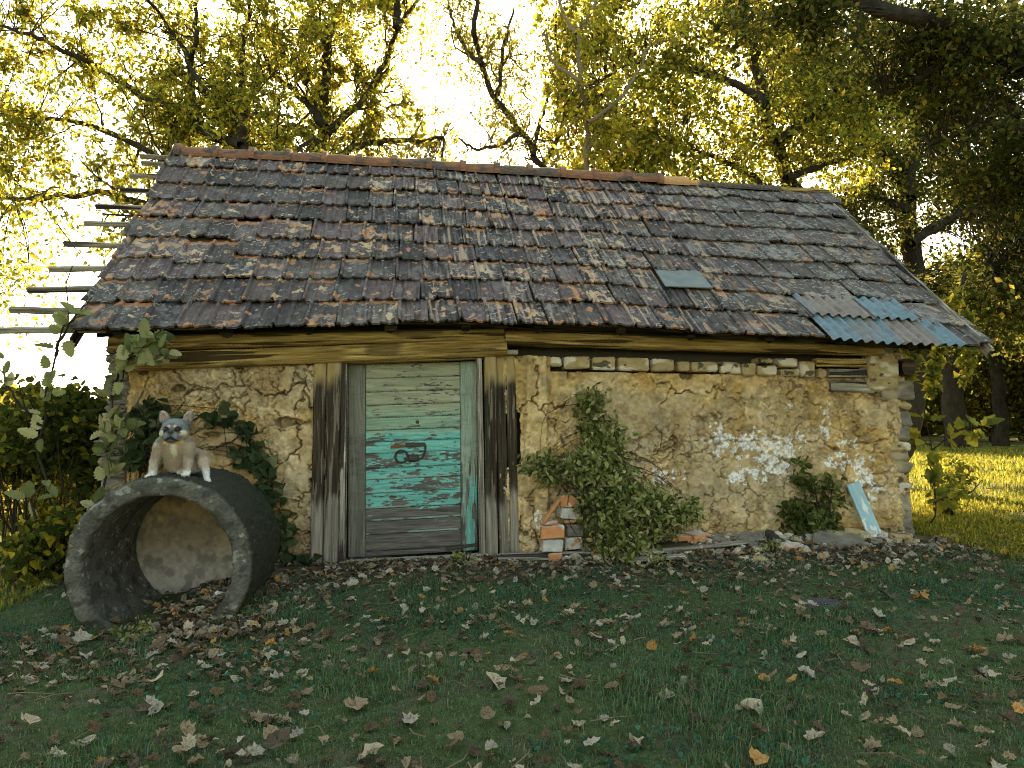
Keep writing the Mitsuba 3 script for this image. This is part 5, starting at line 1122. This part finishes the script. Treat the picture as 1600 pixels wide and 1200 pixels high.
def lobed(P, D, size, rng, pal, wts, lobes=4):
    """Oak leaves: a wavy lobed blade of 4 lobes a side, cupped along the midrib."""
    t = np.linspace(0, 1, 2 * lobes + 3)
    wv_ = np.array([0.04] + [0.16 + 0.20 * math.sin(math.pi * (k / (2 * lobes + 1)) ** 0.8) * (1.25 if k % 2 else 0.55) for k in range(1, 2 * lobes + 2)] + [0.05])
    V, F, C = [], [], []
    for p, d in zip(P, D):
        d = nrm(d); up = nrm(np.array([0, -0.5, 0.8]) + rng.normal(0, 0.5, 3)); s = nrm(np.cross(d, up)); n_ = np.cross(s, d)
        L = size * rng.uniform(0.7, 1.2); bend = rng.uniform(-0.25, 0.15); cup = rng.uniform(0.1, 0.4)
        mid_ = p + np.outer(t * L, d) + np.outer(bend * t ** 2 * L, n_)
        a = mid_ + np.outer(wv_ * L, s) + np.outer(cup * wv_ * L, n_); b = mid_ - np.outer(wv_ * L, s) + np.outer(cup * wv_ * L, n_)
        o = len(V) * 3 * len(t); m = len(t)
        V.append(np.vstack([a, mid_, b]))
        for k in range(m - 1):
            F += [[o + k, o + k + 1, o + m + k + 1], [o + k, o + m + k + 1, o + m + k], [o + m + k, o + m + k + 1, o + 2 * m + k + 1], [o + m + k, o + 2 * m + k + 1, o + 2 * m + k]]
        c = np.array(pal[rng.choice(len(pal), p=np.array(wts) / sum(wts))]) * rng.uniform(0.8, 1.25)
        C.append(np.tile(c, (3 * m, 1)))
    return np.vstack(V), np.array(F), np.vstack(C)
def leafy_branch(seed, name, label, stems, per, size, pal, wts, cat_='tree', r0=0.013, spread=1.0, lobes=4):
    t = Plant(seed); P, Dr = [], []
    for pts, n in stems:
        p = t.limb(pts, r0, 0.004, 16, 5); rng = t.rng
        for _ in range(n):
            g = rng.uniform(0.25, 1.0); k = min(int(g * 15), 14); d0 = nrm(p[k + 1] - p[k])
            for _ in range(per):
                d = nrm(d0 * 0.5 + rng.normal(0, 0.6, 3) * spread + [0, -0.1, -0.05]); q = p[k] + rng.normal(0, 0.02, 3)
                P.append(q + d * 0.03); Dr.append(d)
    key = numbered(name) if cat_ else name; tag(key, label, cat_)
    if not cat_: scene[key] = mikit.ply(cat(t.wood), 'bark', smooth=True)
    else: put('stem', cat(t.wood), 'bark', smooth=True, parent=key)
    V, F, c = lobed(P, Dr, size, t.rng, pal, wts, lobes)
    put('leaves', (V, F), 'leaf', color=c, parent=key)
OL = [(0.20, 0.22, 0.085), (0.29, 0.29, 0.12), (0.38, 0.36, 0.18), (0.12, 0.14, 0.055)]
leafy_branch(311, 'oak_sapling', 'oak sapling at the left corner whose top branch reaches across the beam', [([(-2.42, -0.55, -0.05), (-2.40, -0.5, 0.8), (-2.36, -0.5, 1.35), (-2.28, -0.5, 1.68), (-2.12, -0.52, 1.86), (-1.93, -0.55, 1.98)], 26), ([(-2.36, -0.5, 1.4), (-2.22, -0.55, 1.72), (-2.05, -0.55, 1.85)], 12),
             ([(-2.40, -0.5, 1.0), (-2.25, -0.6, 1.18), (-2.15, -0.62, 1.25)], 7), ([(-2.30, -0.5, 1.66), (-2.05, -0.55, 1.78), (-1.95, -0.55, 1.72)], 7)], 2, 0.125, OL, (2, 3, 2.4, 1.2))
leafy_branch(312, 'oak_sapling', 'spindly oak sapling growing up past the left end of the eave', [([(-2.95, -0.45, -0.05), (-2.90, -0.42, 1.1), (-2.80, -0.45, 1.7), (-2.72, -0.5, 2.15), (-2.66, -0.52, 2.45)], 22), ([(-2.8, -0.45, 1.75), (-2.62, -0.55, 2.05), (-2.5, -0.55, 2.2)], 11), ([(-2.88, -0.42, 1.2), (-3.1, -0.5, 1.5), (-3.2, -0.5, 1.75)], 8)], 1, 0.125, OL[:3], (3, 2, 1))

# hedge of hazel and bramble beyond the left corner, lit from behind
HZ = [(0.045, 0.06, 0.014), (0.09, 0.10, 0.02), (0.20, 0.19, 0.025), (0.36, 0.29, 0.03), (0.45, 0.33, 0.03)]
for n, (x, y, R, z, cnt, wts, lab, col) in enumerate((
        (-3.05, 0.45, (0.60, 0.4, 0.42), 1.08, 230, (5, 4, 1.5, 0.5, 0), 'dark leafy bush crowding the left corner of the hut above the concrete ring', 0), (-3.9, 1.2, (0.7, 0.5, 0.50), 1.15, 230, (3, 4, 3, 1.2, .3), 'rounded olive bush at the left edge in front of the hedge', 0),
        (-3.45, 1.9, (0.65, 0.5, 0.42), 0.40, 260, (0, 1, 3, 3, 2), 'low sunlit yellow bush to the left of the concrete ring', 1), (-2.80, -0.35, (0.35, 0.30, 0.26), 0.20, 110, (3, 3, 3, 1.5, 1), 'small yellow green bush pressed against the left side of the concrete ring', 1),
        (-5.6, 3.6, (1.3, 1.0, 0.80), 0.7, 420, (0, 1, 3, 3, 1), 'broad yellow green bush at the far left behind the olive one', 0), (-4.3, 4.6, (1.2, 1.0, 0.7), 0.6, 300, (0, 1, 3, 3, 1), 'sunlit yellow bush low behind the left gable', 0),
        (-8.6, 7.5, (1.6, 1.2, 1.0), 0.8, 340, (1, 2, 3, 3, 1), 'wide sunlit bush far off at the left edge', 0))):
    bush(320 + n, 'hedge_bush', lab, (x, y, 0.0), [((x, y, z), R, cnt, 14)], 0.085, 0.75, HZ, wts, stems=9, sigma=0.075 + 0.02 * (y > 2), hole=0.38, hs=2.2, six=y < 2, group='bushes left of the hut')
# saplings on the sunny side at the right
PN = [(0.16, 0.17, 0.03), (0.24, 0.23, 0.035), (0.34, 0.29, 0.04), (0.10, 0.12, 0.03)]
leafy_branch(313, 'sapling', 'thin sapling with broad yellow green leaves just right of the hut corner', [([(5.35, 0.55, 0.0), (5.42, 0.55, 0.5), (5.40, 0.55, 0.95), (5.30, 0.5, 1.25)], 9), ([(5.41, 0.55, 0.85), (5.75, 0.5, 1.05), (6.0, 0.5, 1.1)], 9), ([(5.40, 0.55, 0.3), (5.62, 0.45, 0.42)], 5), ([(5.40, .55, .9), (5.2, .5, 1.0)], 4)], 2, 0.165, PN, (2, 3, 2, 1), spread=0.8, lobes=2, r0=0.009)
for n, (x, y, hh, lab) in enumerate(((6.4, 1.6, 0.5, 'low leafy weed standing in the sunlit grass by the thin sapling'), (7.8, 3.2, 0.6, 'bushy weed in the sunlit grass farther right'))):
    bush(340 + n, 'weed', lab, (x, y, 0), [((x, y, hh * 0.55), (0.22, 0.2, hh * 0.5), 40, 8)], 0.09, 0.6, PN, (2, 3, 2, 1), stems=5, sigma=0.05, cat_='weed')
leafy_branch(314, 'oak_tree_002__bough', 'leafy yellow bough hanging beside the right end of the eave', [([(7.6, 2.6, 3.2), (6.8, 2.0, 2.6), (5.9, 1.6, 2.05), (5.45, 1.3, 1.80)], 110), ([(6.8, 2.0, 2.6), (6.5, 1.8, 2.0), (6.2, 1.6, 1.5)], 80), ([(7.3, 2.4, 3.0), (7.2, 2.1, 2.2), (7.0, 2.0, 1.6)], 80), ([(6.4, 1.8, 2.4), (5.95, 1.5, 1.9), (5.75, 1.4, 1.6)], 60), ([(12.0, 4.6, 4.4), (9.6, 3.6, 4.0), (7.6, 2.6, 3.2)], 0)], 3, 0.105, PN, (2, 3, 3, 1), r0=0.03, cat_=None, lobes=1)
# seedlings on the lawn edge
for n, (x, y, hh, lab) in enumerate(((1.95, -0.75, 0.10, 'pale weed at the foot of the climbing shrub'), (3.05, -0.50, 0.13, 'small upright weed growing in the rubble before the wall'), (-1.55, -2.15, 0.09, 'seedling with bright leaves at the lip of the concrete ring'), (0.35, -0.35, 0.10, 'low dark weed before the door sill'))):
    bush(350 + n, 'weed', lab, (x, y, gz(x, y)), [((x, y, gz(x, y) + hh * 0.6), (0.10, 0.08, hh * 0.55), 16, 6)], 0.045, 0.5, SHR, (1, 2, 3, 2, 1), stems=4, sigma=0.03, cat_='weed', r0=0.004)

# ------------------------------------------------------------------ grass and fallen leaves
def grass_mesh(x, y, hgt, wid, rng, pal, wts):
    n = len(x); z = ground_z(x, y)
    a = rng.uniform(0, 2 * np.pi, n); lean = rng.uniform(0.1, 0.9, n); hh = hgt * rng.uniform(0.5, 1.3, n); d = np.stack([np.cos(a), np.sin(a), 0 * a], 1); s = np.stack([-np.sin(a), np.cos(a), 0 * a], 1)
    b = np.stack([x, y, z - 0.004], 1); w = (wid * rng.uniform(0.7, 1.3, n))[:, None]; up = np.array([0, 0, 1.0])
    m = b + up * (hh * 0.6)[:, None] + d * (hh * lean * 0.3)[:, None]; tip = b + up * (hh * (1 - 0.35 * lean))[:, None] + d * (hh * lean)[:, None]
    V = np.stack([b - s * w, b + s * w, m + s * w * 0.8, m - s * w * 0.8, tip], 1).reshape(-1, 3)
    F = (np.array([[0, 1, 2], [0, 2, 3], [3, 2, 4]])[None] + (np.arange(n) * 5)[:, None, None]).reshape(-1, 3)
    c = np.array(pal)[rng.choice(len(pal), n, p=np.array(wts) / sum(wts))] * rng.uniform(0.7, 1.3, (n, 1))
    return V, F, np.repeat(c, 5, 0)
rg = np.random.default_rng(61)
n = 290000
x, y = rg.uniform(-3.3, 6.8, n), -0.35 - 4.3 * rg.random(n) ** 0.85
pat = meshkit.fbm(np.stack([x * 1.6, y * 1.6, 0 * x], -1), 3, 8); bare = SS(-1.25, -0.45, y + 0.5 * (pat - 0.5))
keep = (rg.random(n) < SS(0.33, 0.50, pat) * 0.6 + 0.4) & (rg.random(n) > bare * 0.80) & (np.hypot(x + 1.53, (y + 1.3)) > 0.0) & ~((np.abs(x - RX) < 0.46) & (y > -1.88))
V, F, c = grass_mesh(x[keep], y[keep], 0.024 + 0.042 * SS(0.45, 0.75, meshkit.fbm(np.stack([x * 2.6 + 3, y * 2.6, 0 * x], -1), 3, 28))[keep], 0.0020, rg, [(0.06, 0.105, 0.042), (0.10, 0.17, 0.068), (0.15, 0.21, 0.095), (0.22, 0.23, 0.12), (0.07, 0.19, 0.125), (0.17, 0.135, 0.085)], (3, 4, 2.4, 0.9, 1.4, 1.6))
put('grass', (V, F), 'blade', color=c); tag('grass', 'short dark green lawn grass in the shade of the hut', 'grass', kind='stuff')
n = 110000
r_, a_ = 26 * rg.random(n) ** 1.5, rg.uniform(0, np.pi / 2 * 1.05, n)
x, y = 4.95 + r_ * np.sin(a_) , -1.3 + r_ * np.cos(a_)
x2, y2 = -2.7 - 14 * rg.random(60000) ** 1.6, -2.2 + 20 * rg.random(60000) ** 1.4
x, y = np.concatenate([x, x2]), np.concatenate([y, y2])
pat = meshkit.fbm(np.stack([x * .9, y * .9, 0 * x], -1), 3, 9); dist = np.hypot(x, y + 6.5)
k = (rg.random(len(x)) < 0.35 + 0.65 * SS(0.38, 0.5, pat)) & ~((x < 5.0) & (x > -2.7) & (y > 0))
V, F, c = grass_mesh(x[k], y[k], 0.05 + 0.07 * SS(6, 16, dist[k]) + 0.03 * pat[k], 0.0022 + 0.0006 * dist[k], rg, [(0.12, 0.14, 0.025), (0.20, 0.20, 0.03), (0.29, 0.26, 0.035), (0.36, 0.29, 0.06)], (2, 3, 3, 1.5))
put('meadow_grass', (V, F), 'blade', color=c); tag('meadow_grass', 'taller yellow green grass in the sun to either side of the hut', 'grass', kind='stuff')
# clover and ground ivy in the lawn
n = 22000
x, y = rg.uniform(-2.8, 6.0, n), -0.5 - 3.9 * rg.random(n)
pat = meshkit.fbm(np.stack([x * 1.1 + 5, y * 1.4, 0 * x], -1), 3, 18)
k = rg.random(n) < SS(0.50, 0.62, pat)
P = np.stack([x[k], y[k], ground_z(x[k], y[k]) + rg.uniform(0.008, 0.035, k.sum())], 1)
V, F, c = leaf_quads(P, rg, 0.022, 0.9, [(0.045, 0.12, 0.07), (0.065, 0.17, 0.105), (0.08, 0.14, 0.06), (0.12, 0.17, 0.07)], (3, 3, 2, 1), droop=0.0, flat=0.75, six=True)
put('clover', (V, F), 'leaf', color=c); tag('clover', 'blue green clover and ground ivy spreading in patches through the lawn', 'clover', kind='stuff')

def dry_leaf(seed):
    """A curled oak or maple leaf: a lobed outline round a midrib, 48 triangles."""
    r = np.random.default_rng(seed); n = 16
    a = np.linspace(0, 2 * np.pi, n, endpoint=False) + r.normal(0, 0.06, n)
    w = r.uniform(0.45, 0.85); lob = r.choice([0.03, 0.09, 0.15])
    e = 0.52 / np.sqrt(np.cos(a) ** 2 + (np.sin(a) / w) ** 2)
    rad = e * (1 + lob * np.where(np.arange(n) % 2 == 0, 1, -1)) * r.uniform(0.88, 1.1, n); rad[0] = 0.60; rad[n // 2] *= 0.85
    out = np.stack([rad * np.cos(a), rad * np.sin(a)], 1); inn = out * 0.5
    P = np.vstack([out, inn, [[0, 0]]])
    cu, cv, tw = r.uniform(0.1, 1.3), r.uniform(-0.4, 0.7), r.uniform(-0.8, 0.8)
    z = cu * P[:, 1] ** 2 * 1.3 + cv * P[:, 0] ** 2 + tw * P[:, 0] * P[:, 1] + 0.05 * r.normal(0, 1, len(P))
    F = []
    for k in range(n):
        q = (k + 1) % n; F += [[k, q, n + q], [k, n + q, n + k], [n + k, n + q, 2 * n]]
    v = np.column_stack([P, z]); v[:, 2] -= v[:, 2].min()
    return v, np.array(F)
DRY = [(0.31, 0.25, 0.165), (0.20, 0.145, 0.085), (0.11, 0.072, 0.04), (0.28, 0.24, 0.18), (0.33, 0.17, 0.05), (0.07, 0.05, 0.032)]
for n, c in enumerate(DRY): scene[f'dry_{n}'] = plain(c, 0.8, 0.25)
shapes = [dry_leaf(700 + n) for n in range(26)]
def leaf_spot(rng):
    """Most leaves lie along the wall and thin out over the lawn."""
    while True:
        x, y = rng.uniform(-3.0, 6.3), -4.2 * rng.random() - 0.1
        p = 0.45 + 0.35 * math.exp(-((y + 0.7) / 0.5) ** 2)
        if abs(x - RX) < 0.46 and y > -1.85: continue
        if 0.9 < x < 4.55 and y > -0.45 and rng.random() < 0.9: continue
        if 0.95 < x < 1.5 and y > -0.42: continue
        if rng.random() < p: return x, y
rl = np.random.default_rng(71)
placed = []
NAMES = ('pale tan', 'light brown', 'dark brown', 'greyish tan', 'orange', 'very dark brown')
for n in range(296):
    x, y = leaf_spot(rl) if n > 90 else (rl.uniform(-2.3, 4.2), rl.uniform(-4.1, -1.9))
    ci = rl.choice(6, p=(0.28, 0.27, 0.15, 0.17, 0.06, 0.07)); s = (0.050 if n > 90 else 0.060) + 0.055 * rl.random() ** 1.6
    v, f = move(shapes[rl.integers(26)], (0, 0, 0), (rl.normal(0, 0.28), rl.normal(0, 0.28), rl.uniform(0, 6.28)), s)
    v = v - [0, 0, v[:, 2].min()] + [x, y, gz(x, y) + rl.uniform(0.006, 0.03)]
    k = put('fallen_leaf', (v, f), f'dry_{ci}'); tag(k, f'curled {NAMES[ci]} fallen leaf lying on the shaded lawn before the hut', 'leaf', f'{NAMES[ci]} leaves fallen on the lawn')
V, F, C = [], [], []; o = 0
for n in range(7000):
    u_ = rl.random()
    if u_ < 0.50: x, y = leaf_spot(rl)
    elif u_ < 0.78: x, y = rl.uniform(-0.9, 5.0), -0.12 - abs(rl.normal(0, 0.42))
    elif u_ < 0.92: x, y = rl.normal(-1.22, 0.20), rl.uniform(-2.25, -1.0)
    else: x, y = rl.uniform(-3.3, -0.6), rl.uniform(-2.9, -2.0)
    if 0.9 < x < 4.55 and y > -0.42 and rl.random() < 0.80 or (0.95 < x < 1.5 and y > -0.42): continue
    if x < -1.95 and y > -1.95: continue
    s = rl.uniform(0.022, 0.07); v, f = move(shapes[rl.integers(26)], (0, 0, 0), (rl.normal(0, 0.35), rl.normal(0, 0.35), rl.uniform(0, 6.28)), s)
    v = v - [0, 0, v[:, 2].min()] + [x, y, gz(x, y) + rl.uniform(0.0, 0.025)]
    V.append(v); F.append(f + o); o += len(v); C.append(np.tile(np.array(DRY[rl.choice(6, p=(0.15, 0.25, 0.24, 0.10, 0.03, 0.23))]) * rl.uniform(0.7, 1.2), (len(v), 1)))
put('leaf_litter', (np.vstack(V), np.vstack(F)), 'painted_mesh', color=np.vstack(C)); tag('leaf_litter', 'drift of small brown leaves and crumbs along the wall and over the lawn', 'leaf litter', kind='stuff')
# crumbs of plaster, mortar and tile under the right-hand wall
V, F, C = [], [], []; o = 0
base_chip = [stone((0, 0, 0), (1, 0.8, 0.45), 900 + n, 0.7, 1, 0.6) for n in range(6)]
for n in range(620):
    x, y = rl.uniform(1.2, 4.65), -0.04 - abs(rl.normal(0, 0.25)); s_ = 0.012 + 0.045 * rl.random() ** 2.4
    b = base_chip[rl.integers(6)]; v, f = move(b, (x, y, gz(x, y) + 0.3 * s_), (rl.normal(0, .4), rl.normal(0, .4), rl.uniform(0, 6.28)), s_)
    V.append(v); F.append(f + o); o += len(v); pal = ((0.40, 0.33, 0.22), (0.33, 0.30, 0.25), (0.50, 0.46, 0.39), (0.40, 0.19, 0.09), (0.20, 0.17, 0.13)); C.append(np.tile(np.array(pal[rl.choice(5, p=(.34, .25, .14, .12, .15))]) * rl.uniform(.75, 1.2), (len(v), 1)))
put('rubble', (np.vstack(V), np.vstack(F)), 'painted_mesh', color=np.vstack(C)); tag('rubble', 'crumbs of plaster, mortar and tile fallen along the foot of the wall', 'rubble', kind='stuff')
# twigs and straws in the litter
Tw = []
for n in range(420):
    x, y = leaf_spot(rl); a = rl.uniform(0, 6.28); L = rl.uniform(0.05, 0.22); z = gz(x, y) + 0.012
    Tw.append(tube([(x, y, z), (x + L * .5 * math.cos(a), y + L * .5 * math.sin(a), z + rl.uniform(0, .02)), (x + L * math.cos(a + .3), y + L * math.sin(a + .3), z)], [0.003, 0.0025, 0.0015], 3))
put('twig_litter', cat(Tw), 'bark_pale'); tag('twig_litter', 'thin broken twigs and straws strewn among the fallen leaves', 'twigs', kind='stuff')
